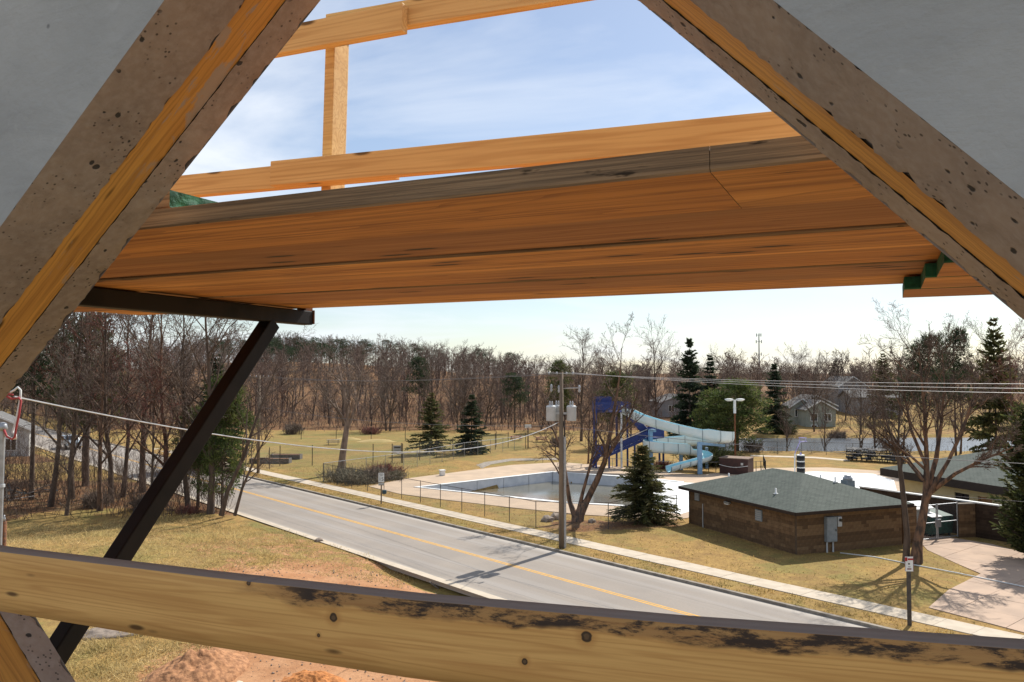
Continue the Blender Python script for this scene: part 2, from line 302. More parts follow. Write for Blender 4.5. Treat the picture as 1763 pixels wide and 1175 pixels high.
M['murk'] = water('murky_pool_water', (0.13, 0.125, 0.10), (0.18, 0.165, 0.12), 0.12, 1.5, 0.25, (0.22, 0.13, 0.05))
M['pond'] = water('pond_water', (0.07, 0.08, 0.09), (0.09, 0.10, 0.11), 0.22, 1.6, 1.0)
def ground_mat():
    t = NT('ground_soil'); v = t.mapping(); a = t.n('ShaderNodeAttribute'); a.attribute_name = 'zone'; sp = t.n('ShaderNodeSeparateColor'); t.l(a.outputs['Color'], sp.inputs[0])
    n1 = t.noise(v, 0.16, 5); n2 = t.noise(v, 1.1, 6, 0.65); n3 = t.noise(v, 7.0, 5, 0.7); n4 = t.noise(v, 0.5, 4)
    tan = t.mix(t.ramp(n2, 0.3, 0.7), (0.40, 0.255, 0.085), (0.29, 0.18, 0.065)); grn = t.mix(t.ramp(n2, 0.3, 0.7), (0.20, 0.19, 0.06), (0.15, 0.15, 0.05))
    gf = t.math('ADD', t.ramp(n1, 0.40, 0.68, 0, 0.55), sp.outputs[2], True); gr = t.mix(gf, tan, grn); gr = t.mix(t.ramp(n4, 0.48, 0.66, 0, 0.55), gr, (0.23, 0.14, 0.055)); gr = t.mix(t.ramp(t.noise(v, 0.33, 5, 0.65, 0.4), 0.52, 0.64, 0, 0.6), gr, (0.19, 0.18, 0.055)); gr = t.mix(t.ramp(n3, 0.40, 0.70, 0, 0.75), gr, (0.17, 0.105, 0.045))
    lit = t.mix(t.ramp(n3, 0.35, 0.65), (0.24, 0.115, 0.05), (0.085, 0.05, 0.03)); lit = t.mix(t.ramp(n4, 0.45, 0.65, 0, 0.5), lit, (0.25, 0.18, 0.09))
    drt = t.mix(t.ramp(n4, 0.35, 0.65), (0.46, 0.25, 0.13), (0.37, 0.18, 0.085)); drt = t.mix(t.ramp(n3, 0.4, 0.75, 0, 0.6), drt, (0.25, 0.13, 0.07)); drt = t.mix(t.ramp(n2, 0.6, 0.75, 0, 0.6), drt, (0.50, 0.31, 0.18))
    def soft(ch, lo=0.35, hi=0.65): return t.ramp(t.math('ADD', ch, t.math('MULTIPLY', t.math('SUBTRACT', n2, 0.5), 2.0)), lo, hi)
    col = t.mix(soft(sp.outputs[1]), gr, lit); col = t.mix(soft(sp.outputs[0]), col, drt)
    return t.done(col, 0.95, t.math('ADD', n3, n2), 0.6, 0.06, spec=0.1)
M['ground'] = ground_mat()
M['bark'] = mat('brown_bark', (0.135, 0.095, 0.07), (0.075, 0.055, 0.042), 5, 0.9, (1, 1, 0.25), bump=0.5)
M['bark_warm'] = mat('flaking_reddish_bark', (0.22, 0.125, 0.075), (0.06, 0.043, 0.034), 5.0, 0.9, (1, 1, 0.35), bump=0.5)
M['bark_pale'] = mat('pale_bark', (0.30, 0.22, 0.165), (0.16, 0.115, 0.085), 3, 0.9, (1, 1, 0.3))
M['twig'] = mat('brown_twigs', (0.135, 0.09, 0.068), (0.10, 0.066, 0.05), 1, 0.9, island=0.4)
M['twig_red'] = mat('reddish_twigs', (0.20, 0.075, 0.055), (0.15, 0.07, 0.055), 1, 0.9, island=0.4)
M['twig_grey'] = mat('grey_twigs', (0.20, 0.155, 0.125), (0.15, 0.115, 0.09), 1, 0.9, island=0.4)
M['twig_warm'] = mat('warm_brown_twigs', (0.165, 0.085, 0.06), (0.13, 0.075, 0.055), 1, 0.9, island=0.4)
M['twig_far'] = mat('far_wood_twigs', (0.165, 0.115, 0.090), (0.125, 0.088, 0.070), 0.03, 0.9, island=0.45)
M['needle'] = mat('spruce_needles', (0.075, 0.090, 0.034), (0.13, 0.115, 0.042), 0.9, 0.8, island=0.5)
M['needle_far'] = mat('dark_spruce_needles', (0.030, 0.048, 0.026), (0.050, 0.066, 0.032), 0.5, 0.8, island=0.5)
M['pine_needle'] = mat('pine_needles', (0.065, 0.100, 0.030), (0.12, 0.135, 0.038), 0.5, 0.8, island=0.5)
M['cedar_leaf'] = mat('cedar_foliage', (0.055, 0.07, 0.026), (0.10, 0.105, 0.032), 0.8, 0.8, island=0.5)
M['shrub'] = mat('shrub_twigs', (0.20, 0.17, 0.115), (0.13, 0.12, 0.085), 1, 0.9, island=0.5)
M['straw'] = mat('dry_grass_blades', (0.58, 0.44, 0.21), (0.44, 0.34, 0.14), 0.35, 0.9, island=0.4)
M['lawn_blade'] = mat('lawn_blades', (0.44, 0.29, 0.10), (0.24, 0.20, 0.07), 0.25, 0.9, island=0.5)
M['pole'] = mat('pole_wood', (0.24, 0.18, 0.125), (0.15, 0.115, 0.085), 4, 0.9, (1, 1, 0.08), bump=0.3)
M['can'] = mat('transformer_grey', (0.52, 0.54, 0.55), (0.46, 0.48, 0.49), 3, 0.5)
M['ceram'] = mat('grey_porcelain', (0.45, 0.46, 0.48), None, 3, 0.3)
M['wire'] = mat('aluminium_wire', (0.55, 0.55, 0.55), (0.4, 0.4, 0.4), 3, 0.5, metal=0.4)
M['wire_dark'] = mat('dark_cable', (0.16, 0.15, 0.15), None, 3, 0.6)
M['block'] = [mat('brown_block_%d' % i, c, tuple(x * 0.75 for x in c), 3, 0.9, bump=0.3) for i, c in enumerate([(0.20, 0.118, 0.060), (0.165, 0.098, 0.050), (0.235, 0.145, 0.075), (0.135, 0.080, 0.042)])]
M['shade_block'] = [mat('shade_brown_block_%d' % i, c, tuple(x * 0.75 for x in c), 3, 0.9, bump=0.3) for i, c in enumerate([(0.060, 0.038, 0.024), (0.052, 0.033, 0.021), (0.070, 0.045, 0.028), (0.045, 0.028, 0.018)])]  # brown block again, with the courtyard wall's shade put into the colour
M['mortar'] = mat('brown_mortar', (0.12, 0.08, 0.05), None, 5, 0.9)
def shingles():
    t = NT('green_shingles'); v = t.mapping(); b = t.n('ShaderNodeTexBrick'); t.l(t.tc.outputs['UV'], b.inputs['Vector']); b.inputs['Scale'].default_value = 1.0
    b.inputs['Color1'].default_value = (0.055, 0.070, 0.058, 1); b.inputs['Color2'].default_value = (0.080, 0.098, 0.082, 1); b.inputs['Mortar'].default_value = (0.028, 0.038, 0.032, 1)
    b.inputs['Mortar Size'].default_value = 0.02; b.inputs['Brick Width'].default_value = 0.33; b.inputs['Row Height'].default_value = 0.16; b.offset_frequency = 2
    n = t.noise(v, 1.5, 5); col = t.mix(t.ramp(n, 0.3, 0.75, 0, 0.5), b.outputs['Color'], (0.095, 0.108, 0.092)); return t.done(col, 0.9, b.outputs['Fac'], 0.5, 0.01)
M['shingle'] = shingles()
M['fascia'] = mat('dark_brown_fascia', (0.035, 0.022, 0.016), None, 3, 0.6)
M['cream'] = mat('cream_wall', (0.80, 0.64, 0.33), (0.74, 0.58, 0.29), 2, 0.8)
M['orange_door'] = mat('orange_tan_door', (0.50, 0.26, 0.10), (0.42, 0.21, 0.08), 4, 0.6)
M['glass'] = mat('dark_window_glass', (0.02, 0.025, 0.03), None, 2, 0.08, spec=0.8)
M['white'] = mat('white_paint', (0.78, 0.78, 0.75), (0.68, 0.68, 0.65), 3, 0.6)
M['siding'] = mat('pale_siding', (0.46, 0.45, 0.42), (0.40, 0.39, 0.37), 1, 0.8)
M['green_siding'] = mat('grey_green_siding', (0.30, 0.32, 0.27), (0.25, 0.27, 0.23), 1, 0.8)
M['grey_siding'] = mat('grey_siding', (0.33, 0.32, 0.32), (0.27, 0.27, 0.27), 1, 0.8)
M['roof_grey'] = mat('grey_roof', (0.15, 0.145, 0.14), (0.11, 0.105, 0.10), 2, 0.9)
M['boxgrey'] = mat('cabinet_grey', (0.26, 0.29, 0.31), (0.21, 0.24, 0.26), 4, 0.5)
M['dumpster'] = mat('dumpster_green', (0.02, 0.085, 0.065), (0.015, 0.05, 0.04), 4, 0.6)
M['navy'] = mat('navy_blue_steel', (0.030, 0.050, 0.19), (0.022, 0.036, 0.14), 3, 0.5)
M['steelblue'] = mat('light_blue_steel', (0.22, 0.36, 0.52), (0.18, 0.31, 0.46), 3, 0.5)
M['flume'] = mat('pale_blue_flume', (0.66, 0.72, 0.70), (0.55, 0.66, 0.67), 0.8, 0.5)
M['flume_in'] = mat('aqua_flume_inside', (0.36, 0.60, 0.66), (0.30, 0.54, 0.62), 0.8, 0.35)
M['flange'] = mat('flume_flange', (0.16, 0.21, 0.23), None, 3, 0.6)
M['tread'] = mat('white_treads', (0.66, 0.66, 0.66), None, 3, 0.6)
M['maroon'] = mat('maroon_brown_panel', (0.055, 0.022, 0.018), (0.04, 0.018, 0.015), 3, 0.6)
M['tanroof'] = mat('tan_flat_roof', (0.24, 0.17, 0.13), None, 3, 0.9)
M['black'] = mat('black_plastic', (0.012, 0.012, 0.013), None, 3, 0.4)
M['lav'] = mat('lavender_paint', (0.42, 0.38, 0.68), None, 3, 0.5)
M['red'] = mat('red_paint', (0.45, 0.035, 0.03), None, 3, 0.6)
M['dkred'] = mat('dark_red_paint', (0.22, 0.03, 0.035), None, 3, 0.6)
M['rock'] = mat('field_stone', (0.30, 0.24, 0.19), (0.20, 0.16, 0.13), 4, 0.9, bump=0.4)
M['soil'] = mat('brown_soil', (0.42, 0.21, 0.10), (0.24, 0.115, 0.055), 6, 0.95, bump=0.8)
M['soil_orange'] = mat('orange_soil', (0.50, 0.20, 0.06), (0.36, 0.14, 0.045), 7, 0.95, bump=0.8)
M['tyre'] = mat('tyre_rubber', (0.02, 0.02, 0.02), None, 3, 0.8)
M['carpaint'] = mat('silver_blue_paint', (0.36, 0.42, 0.48), None, 2, 0.3, spec=0.6)
M['timber_bed'] = mat('grey_timber', (0.17, 0.155, 0.14), (0.12, 0.11, 0.10), 3, 0.9)
M['redwire'] = mat('red_insulation', (0.42, 0.06, 0.06), None, 3, 0.5)
M['chute'] = mat('teal_bag', (0.05, 0.09, 0.11), None, 3, 0.6)
def chainlink():
    t = NT('chain_link_mesh'); tr = t.n('ShaderNodeBsdfTransparent'); mx = t.n('ShaderNodeMixShader')
    w = t.n('ShaderNodeTexWave'); w.inputs['Scale'].default_value = 4.5; t.l(t.mapping((1, 1, 1), rot=(0, 0.785, 0)), w.inputs['Vector'])
    t.l(t.ramp(w.outputs['Fac'], 0.6, 1.0, 0.06, 0.24), mx.inputs[0]); t.l(tr.outputs[0], mx.inputs[1]); t.l(t.p.outputs[0], mx.inputs[2]); t.l(mx.outputs[0], t.out.inputs[0])
    return t.done((0.20, 0.21, 0.21), 0.6)
M['link'] = chainlink()

# ------------------------------------------------------------------ the ground
def in_poly(x, y, poly):
    r = np.zeros(x.shape, bool); n = len(poly); j = n - 1
    for i in range(n):
        xi, yi = poly[i][:2]; xj, yj = poly[j][:2]
        c = ((yi > y) != (yj > y)) & (x < (xj - xi) * (y - yi) / ((yj - yi) or 1e-9) + xi); r ^= c; j = i
    return r
def gpoly(pts, z=LAWN): return [tuple(G(px, py, z)[:2]) for px, py in pts]
POOL = gpoly([(718, 838), (950, 812), (1084, 820.5), (1172, 829), (1120, 873), (1046, 868), (963, 863.5)], 0.15)
POND = [(20, 113), (40, 112), (70, 113), (110, 116), (150, 124), (150, 146), (100, 142), (60, 139.5), (40, 139), (20, 138)]
DIRT = gpoly([(330, 1000), (430, 985), (560, 968), (690, 985), (830, 1030), (1100, 1175), (900, 1500), (200, 1500), (235, 1175), (260, 1135), (330, 1100), (400, 1085), (330, 1030)], 0)
LITTER = gpoly([(-700, 905), (0, 900), (60, 880), (200, 872), (330, 878), (420, 885), (415, 855), (380, 838), (300, 830), (0, 822), (-700, 830)], 0)
def vnoise(x, y, s, seed=0.0):
    return np.array([mnoise.noise((a * s + seed, b * s - seed, seed)) for a, b in zip(x.ravel(), y.ravel())]).reshape(x.shape)
def hill(x, y):
    h = 15.0 * np.exp(-((x + 118) / 95) ** 2 - ((y - 430) / 130) ** 2) + 10 * np.exp(-((x + 330) / 160) ** 2 - ((y - 420) / 160) ** 2)
    h += 9 * np.clip((y - 520) / 500, 0, 1) ** 1.2 + 5 * np.exp(-((x + 20) / 60) ** 2 - ((y - 420) / 110) ** 2)
    h += 2.5 * np.clip((y - 145) / 60, 0, 1) * np.clip((x - 10) / 60, 0, 1)
    return h
def build_ground():
    fa = np.concatenate([-75 - np.cumsum(np.geomspace(0.8, 220, 48))[::-1], np.arange(-75, 75, 0.5), 75 + np.cumsum(np.geomspace(0.8, 140, 40))])
    fb = np.concatenate([-45 - np.cumsum(np.geomspace(0.8, 60, 30))[::-1], np.arange(-45, -10.0, 0.45), [-9.72, -9.0, -5.0, -1.0, -0.56], [-0.42, -0.1], np.arange(0.4, 62, 0.5), 62 + np.cumsum(np.geomspace(0.7, 170, 60))])
    a, b = np.meshgrid(fa, fb, indexing='ij'); x = RA.x + RE.x * a + RN.x * b; y = RA.y + RE.y * a + RN.y * b
    z = np.where(b > -0.5, LAWN, -0.16)
    left = b < -9.65; lz = -0.06 + 1.25 * np.exp(-((x + 24) / 9.5) ** 2 - ((y - 45) / 6.5) ** 2) + 0.3 * np.exp(-((x + 15) / 5) ** 2 - ((y - 38) / 5) ** 2)
    ero = np.exp(-((a - 46) / 5.0) ** 4) * np.exp(-((b + 10.1) / 0.9) ** 2); lz = lz - 0.42 * ero
    near = (np.abs(a) < 76) & (b > -46) & (b < 62)
    nz = np.zeros_like(x); nz[near] = vnoise(x[near], y[near], 0.35, 3.1) * 0.10 + vnoise(x[near], y[near], 1.2, 8.1) * 0.05
    ds = np.clip((-b - 9.9) / 2.0, 0, 1); z = np.where(left, np.minimum(lz, lz) * np.clip((-b - 9.6) / 1.5 + 0.0, 0.0, 1) + (-0.06 - 0.42 * ero) * (1 - np.clip((-b - 9.6) / 1.5, 0, 1)) + nz * 1.3 * ds, z)
    # rough dirt by the building
    dm = in_poly(x, y, DIRT); z = z + np.where(dm & left, nz * 1.2 * ds, 0)
    lawn = b > 3.2; z = z + np.where(lawn, nz * 0.35 * np.clip((b - 3.2) / 4, 0, 1), 0)
    z = np.where(in_poly(x, y, [(p[0], p[1]) for p in POOL]), -1.35, z)
    pd = in_poly(x, y, POND); z = np.where(pd, -1.2, z)
    z = z + np.where(b > 0, hill(x, y), np.where(y > 200, hill(x, y), 0))
    na, nb = a.shape; idx = np.arange(na * nb).reshape(na, nb)
    Fq = np.stack([idx[:-1, :-1], idx[1:, :-1], idx[1:, 1:], idx[:-1, 1:]], -1).reshape(-1, 4)
    me = mesh_np('ground', np.stack([x, y, z], -1).reshape(-1, 3), Fq, M['ground'], True)
    lit = in_poly(x, y, LITTER) | ((y > 152) & (b > 5) & (x < 40)) | (y > 260) | ((b < -12) & (a < -30))
    bank = in_poly(x, y, [(15, 139.5), (150, 147), (150, 156), (15, 150)])
    col = np.zeros((na * nb, 4), np.float32); col[:, 3] = 1
    mulch = in_poly(x, y, gpoly([(930, 905), (975, 892), (1060, 897), (1160, 893), (1165, 903), (1100, 908), (1040, 912), (990, 914)])); brown = in_poly(x, y, gpoly([(300, 958), (470, 915), (560, 932), (700, 975), (690, 1000), (560, 985), (400, 995)], 0)); col[:, 0] = (dm * 1.0 + brown * 0.42).ravel(); col[:, 1] = np.clip(lit * 1.0 + mulch * 1.0 + brown * 0.45 + bank * 0.45, 0, 1).ravel()
    gz = in_poly(x, y, gpoly([(430, 790), (560, 830), (900, 775), (900, 748), (480, 742)])); mg = in_poly(x, y, gpoly([(420, 885), (470, 905), (560, 935), (500, 925), (430, 900)], 0))
    col[:, 2] = (gz * 0.38 + mg * 0.7 + (left & ~dm) * 0.0).ravel()
    ca = me.color_attributes.new('zone', 'FLOAT_COLOR', 'POINT'); ca.data.foreach_set('color', col.ravel())
    o = bpy.data.objects.new('ground', me); link(o); tag(o, 'dry tan lawn, straw bank and bare orange dirt ground', 'ground', kind='structure')
    return o
ground = build_ground()
def ground_z(x, y):
    hit, loc, _, _ = ground.ray_cast(Vector((x, y, 200)), Vector((0, 0, -1))); return loc.z if hit else 0.0

# ------------------------------------------------------------------ road, kerb, pavement, drive
def rf(name, kind_label=None):
    o = empty(name, (RA.x, RA.y, 0), R_ANG); o['kind'] = 'structure'; return o
b = MB(); b.box((-30, -5.12, -0.14), (260, 9.16, 0.28)); road = b.build('road', M['asph']); road.location = (RA.x, RA.y, 0); road.rotation_euler.z = R_ANG; road['kind'] = 'structure'; tag(road, 'grey asphalt road running diagonally past the pool', 'road')
for i, bb in enumerate((-4.66, -4.86)):
    m = MB(); m.box((-30, bb, 0.004), (260, 0.10, 0.004)); m.build('centre_line', M['yellow'], road)
m = MB(); m.box((-30, -0.42, -0.02), (260, 0.22, 0.30)); kerb = m.build('kerb', M['curb'], road, bevel=0.02)
m = MB(); m.box((-30, -9.63, 0.006), (260, 0.5, 0.02)); m.build('gutter', M['walk'], road)
sw = empty('pavement', (RA.x, RA.y, 0), R_ANG); sw['kind'] = 'structure'; tag(sw, 'pale concrete pavement of square slabs beside the road', 'pavement')
slab_me = None
for i in range(96):
    a = -62 + i * 1.5
    if slab_me is None:
        m = MB(); m.box((0, 0, 0), (1.488, 1.42, 0.12)); s0 = m.build('slab', M['walk'], sw, bevel=0.012); slab_me = s0.data; s = s0
    else: s = s0.copy(); link(s, sw)
    s.location = (a, 2.05, 0.075 + random.uniform(-0.004, 0.006)); s.rotation_euler = (random.uniform(-.003, .003), random.uniform(-.003, .003), 0)
# driveway slabs: a grid of pinkish concrete panels clipped to the outline
DRV = [AB(G(px, py, LAWN)) for px, py in [(1560, 912), (1700, 935), (1763, 952), (1840, 990), (1850, 1110), (1690, 1068), (1590, 1042), (1625, 1012), (1680, 985), (1640, 968), (1590, 945)]]
drv = empty('driveway', (0, 0, 0)); drv['kind'] = 'structure'; tag(drv, 'pinkish concrete driveway of large panels beside the brown building', 'driveway')
def clip_poly(poly, ax, lim, keep_gt):
    out = []
    for i in range(len(poly)):
        p, q = poly[i], poly[(i + 1) % len(poly)]; pi = (p[ax] >= lim) == keep_gt; qi = (q[ax] >= lim) == keep_gt
        if pi: out.append(p)
        if pi != qi:
            t = (lim - p[ax]) / (q[ax] - p[ax]); out.append(tuple(p[k] + (q[k] - p[k]) * t for k in (0, 1)))
    return out
DRV = [p for p in DRV]
amin, amax = min(p[0] for p in DRV), max(p[0] for p in DRV); bmin, bmax = 3.0, max(p[1] for p in DRV)
ga = amin
while ga < amax:
    gb = bmin
    while gb < bmax:
        P = DRV
        for ax, lim, kg in ((0, ga + 0.012, True), (0, ga + 2.388, False), (1, gb + 0.012, True), (1, gb + 2.388, False)):
            if P: P = clip_poly(P, ax, lim, kg)
        if len(P) >= 3:
            try: sheet('slab', [[tuple(W(*p)[:2]) for p in P]], 0.135 + random.uniform(-.003, .003), 0.08, M['drive'], drv)
            except Exception: pass
        gb += 2.4
    ga += 2.4

# ------------------------------------------------------------------ trees
def tubes(p0, p1, r0, r1, n):
    p0 = np.asarray(p0, float); p1 = np.asarray(p1, float); r0 = np.asarray(r0, float); r1 = np.asarray(r1, float)
    d = p1 - p0; d /= np.maximum(np.linalg.norm(d, axis=1, keepdims=True), 1e-9)
    ref = np.where(np.abs(d[:, 2:3]) > 0.9, np.array([[1.0, 0, 0]]), np.array([[0, 0, 1.0]])); x = np.cross(d, ref); x /= np.maximum(np.linalg.norm(x, axis=1, keepdims=True), 1e-9); y = np.cross(d, x)
    k = len(p0); V = np.zeros((k, 2 * n, 3))
    for j in range(n):
        a = 2 * math.pi * j / n; o = x * math.cos(a) + y * math.sin(a); V[:, j] = p0 + o * r0[:, None]; V[:, n + j] = p1 + o * r1[:, None]
    F = np.array([[j, (j + 1) % n, n + (j + 1) % n, n + j] for j in range(n)]); Fq = (F[None] + (np.arange(k) * 2 * n)[:, None, None]).reshape(-1, 4)
    return V.reshape(-1, 3), Fq
def grow(rng, stems, levels=4, kids=(7, 6, 5, 4), ratio=(0.55, 0.55, 0.5, 0.5), rmin=0.008, up=0.25, ang=(0.75, 0.8, 0.8, 0.8), start=(0.35, 0.25, 0.2, 0.15), wob=0.12, droop=0.0):
    S = [[], [], [], [], []]      # p0, p1, r0, r1, level
    def seg(p, q, a, b_, l): S[0].append(p); S[1].append(q); S[2].append(a); S[3].append(b_); S[4].append(l)
    def perp(d):
        v = rng.normal(size=3); v -= d * v.dot(d); return v / np.linalg.norm(v)
    def children(pts, rad, length, level):
        if level >= levels: return
        k = kids[level]; n = len(pts) - 1
        for i in range(k):
            t = start[level] + (1 - start[level]) * (i + rng.uniform(0.1, 0.9)) / k; f = t * n; j = min(int(f), n - 1); w = f - j
            p = pts[j] * (1 - w) + pts[j + 1] * w; d = pts[j + 1] - pts[j]; d /= np.linalg.norm(d); r = rad[j] * (1 - w) + rad[j + 1] * w
            a = ang[level] * rng.uniform(0.65, 1.25); nd = d * math.cos(a) + perp(d) * math.sin(a); nd[2] += up * (1 if level < 2 else 0.5) - droop * level; nd /= np.linalg.norm(nd)
            ln = length * ratio[level] * rng.uniform(0.6, 1.15) * (1.15 - 0.55 * t)
            branch(p, nd, ln, max(r * 0.58, rmin), level + 1)
    def branch(p, d, ln, r, level):
        n = 4 if level <= 2 else 2; pts = [p]; rad = [r]
        for i in range(n):
            d = d + rng.normal(size=3) * wob * (1.6 if level > 1 else 1); d[2] += 0.05 * up * 4 / n; d /= np.linalg.norm(d); p = p + d * ln / n
            r2 = max(r * (1 - 0.8 * (i + 1) / n), rmin * 0.55); pts.append(p); rad.append(r2)
        for i in range(n): seg(pts[i], pts[i + 1], rad[i], rad[i + 1], level)
        children(pts, rad, ln, level)
    for st in stems:
        pts = [np.array(p[:3], float) for p in st]; rad = [p[3] for p in st]
        for i in range(len(pts) - 1): seg(pts[i], pts[i + 1], rad[i], rad[i + 1], 0)
        children(pts, rad, sum(np.linalg.norm(pts[i + 1] - pts[i]) for i in range(len(pts) - 1)), 0)
    return [np.array(s) for s in S]
def tree_meshes(S, bark, twig, split=2, name='tree', n0=7):
    lv = S[4]; a = lv < split; big = lv == 0
    V0, F0 = tubes(S[0][big], S[1][big], S[2][big], S[3][big], n0); mid = a & ~big
    if mid.any():
        V1, F1 = tubes(S[0][mid], S[1][mid], S[2][mid], S[3][mid], 5); F0 = np.concatenate([F0, F1 + len(V0)]); V0 = np.concatenate([V0, V1])
    c = ~a; V2, F2 = tubes(S[0][c], S[1][c], S[2][c], S[3][c], 3)
    return mesh_np('trunk', V0, F0, bark, True), mesh_np('crown', V2, F2, twig)
def stem(h, r, rng, lean=(0, 0), n=6, wob=0.03, top=0.18):
    P = []; o = np.zeros(2)
    for i in range(n + 1):
        t = i / n; P.append((lean[0] * t * h + o[0], lean[1] * t * h + o[1], t * h - (0.15 if i == 0 else 0), r * (1.25 if i == 0 else 1 - (1 - top) * t))); o = o + rng.normal(size=2) * wob * h / n * 2
    return P
def place_tree(meshes, loc, label, group=None, scale=1.0, rz=0.0, name='bare_tree', cat='tree', sz=None, parts=('trunk', 'crown')):
    e = empty(name, loc, rz, label, cat, group); e.scale = (scale, scale, sz or scale)
    for pn, me in zip(parts, meshes): link(bpy.data.objects.new(pn, me), e)
    return e
def base_loc(px, Yd, sink=0.05):
    x = (px - CX) / F_PX * Yd; return Vector((x, Yd, ground_z(x, Yd) - sink))
def htop(top_y, Yd, z0): return EYE - (top_y - HOR) / F_PX * Yd - z0
# needle crowns
def quads_from(c, ax, sd, ln, wd):            # leaf quads: centre-base c, axis ax, side sd
    V = np.stack([c - sd * wd[:, None] * 0.5, c + sd * wd[:, None] * 0.5, c + ax * ln[:, None] + sd * wd[:, None] * 0.22, c + ax * ln[:, None] - sd * wd[:, None] * 0.22], 1)
    return V.reshape(-1, 3), np.arange(len(c) * 4).reshape(-1, 4)
def unit(v): return v / np.maximum(np.linalg.norm(v, axis=-1, keepdims=True), 1e-9)
def conifer(seed, h, rad, whorls=26, per=7, spray=9, droop=0.25, base=0.08, shape=0.85, irr=0.25, leaf=(0.38, 0.13), up_top=0.5, needle='needle', trunk_r=None, bark='bark', ragged=0.0):
    rng = np.random.default_rng(seed); c, ax, sd, ln, wd = [], [], [], [], []; S = [[], [], [], []]; tr = trunk_r or h * 0.014
    for i in range(whorls):
        t = base + (1 - base) * (i + rng.uniform(-.3, .3)) / whorls; t = min(max(t, base), 0.985); z = t * h
        if rng.uniform() < ragged: continue
        for k in range(per):
            a = rng.uniform(0, 2 * math.pi); L = rad * ((1 - (t - base) / (1 - base)) ** shape + 0.03) * rng.uniform(1 - irr * 1.6, 1 + irr * 0.7)
            dz = up_top * t - droop * (1 - t) + rng.normal() * 0.08; d = np.array([math.cos(a), math.sin(a), dz]); d /= np.linalg.norm(d); p0 = np.array([0, 0, z]); S[0].append(p0); S[1].append(p0 + d * L * 0.9); S[2].append(max(0.012, tr * 0.25 * (1 - t))); S[3].append(0.006)
            m = max(3, int(spray * (0.4 + L / rad)))
            for q in range(m):
                s = (0.15 + 0.85 * (q + rng.uniform()) / m); pp = p0 + d * L * s + np.array([0, 0, -droop * 0.25 * L * s * s])
                for side in (-1, 1, 0):
                    lat = np.array([-math.sin(a), math.cos(a), 0]) * side; x = d * rng.uniform(0.5, 1.0) + lat * rng.uniform(0.5, 1.1) + np.array([0, 0, rng.uniform(-0.55, 0.35)]); x /= np.linalg.norm(x)
                    y = np.cross(x, rng.normal(size=3)); y /= np.linalg.norm(y); sc = rng.uniform(0.6, 1.3) * (0.55 + 0.45 * L / rad)
                    c.append(pp); ax.append(x); sd.append(y); ln.append(leaf[0] * sc); wd.append(leaf[1] * sc)
    V, Fq = quads_from(np.array(c), np.array(ax), np.array(sd), np.array(ln), np.array(wd))
    S[0].insert(0, np.array([0, 0, -0.15])); S[1].insert(0, np.array([0, 0, h * 0.55])); S[2].insert(0, tr * 1.2); S[3].insert(0, tr * 0.6); S[0].insert(1, np.array([0, 0, h * 0.55])); S[1].insert(1, np.array([0, 0, h * 0.985])); S[2].insert(1, tr * 0.6); S[3].insert(1, 0.012)
    Vt, Ft = tubes(*S, 5)
    return mesh_np('trunk', Vt, Ft, M[bark], True), mesh_np('crown', V, Fq, M[needle])
def pine(seed, h, rad, base=0.3, clumps=70, per=60, leaf=(0.45, 0.05), csize=0.9, needle='pine_needle', flat=0.45, shape=0.6, bark='bark', trunk_r=None):
    rng = np.random.default_rng(seed); tr = trunk_r or h * 0.016; S = [[np.array([0, 0, -.2]), np.array([0, 0, h * 0.5])], [np.array([0, 0, h * 0.5]), np.array([0, 0, h * 0.95])], [tr * 1.2, tr * 0.7], [tr * 0.7, 0.02]]; c = []; rr = []
    for i in range(clumps):
        t = base + (0.98 - base) * rng.uniform() ** 0.9; a = rng.uniform(0, 6.283); L = rad * (math.sin(math.pi * min(1, (1.04 - t) / (1.04 - base)) ** shape * 0.5)) * rng.uniform(0.35, 1.05)
        p0 = np.array([0, 0, t * h * 0.94]); q = p0 + np.array([math.cos(a) * L, math.sin(a) * L, L * rng.uniform(-0.05, 0.4)]); S[0].append(p0); S[1].append(q); S[2].append(max(0.02, tr * 0.3)); S[3].append(0.012)
        c.append(q); rr.append(csize * rng.uniform(0.6, 1.25))
    c = np.array(c); rr = np.array(rr); k = len(c) * per; ci = np.repeat(np.arange(len(c)), per); d = unit(rng.normal(size=(k, 3)) * np.array([1, 1, flat * 1.5])); off = d * rr[ci][:, None] * (rng.uniform(0.1, 1, size=(k, 1)) ** 0.5) * np.array([1, 1, flat])
    ax = unit(d + rng.normal(size=(k, 3)) * 0.5 + np.array([0, 0, 0.35])); sd = unit(np.cross(ax, rng.normal(size=(k, 3)))); ln = leaf[0] * rng.uniform(0.6, 1.3, k); wd = leaf[1] * rng.uniform(0.7, 1.5, k)
    V, Fq = quads_from(c[ci] + off, ax, sd, ln, wd); Vt, Ft = tubes(*S, 5)
    return mesh_np('trunk', Vt, Ft, M[bark], True), mesh_np('crown', V, Fq, M[needle])

def world_stem(pts, root):          # [(px,py,Y,r)...] -> local polyline
    return [(*(A3(px, py, Y) - root), r) for px, py, Y, r in pts]
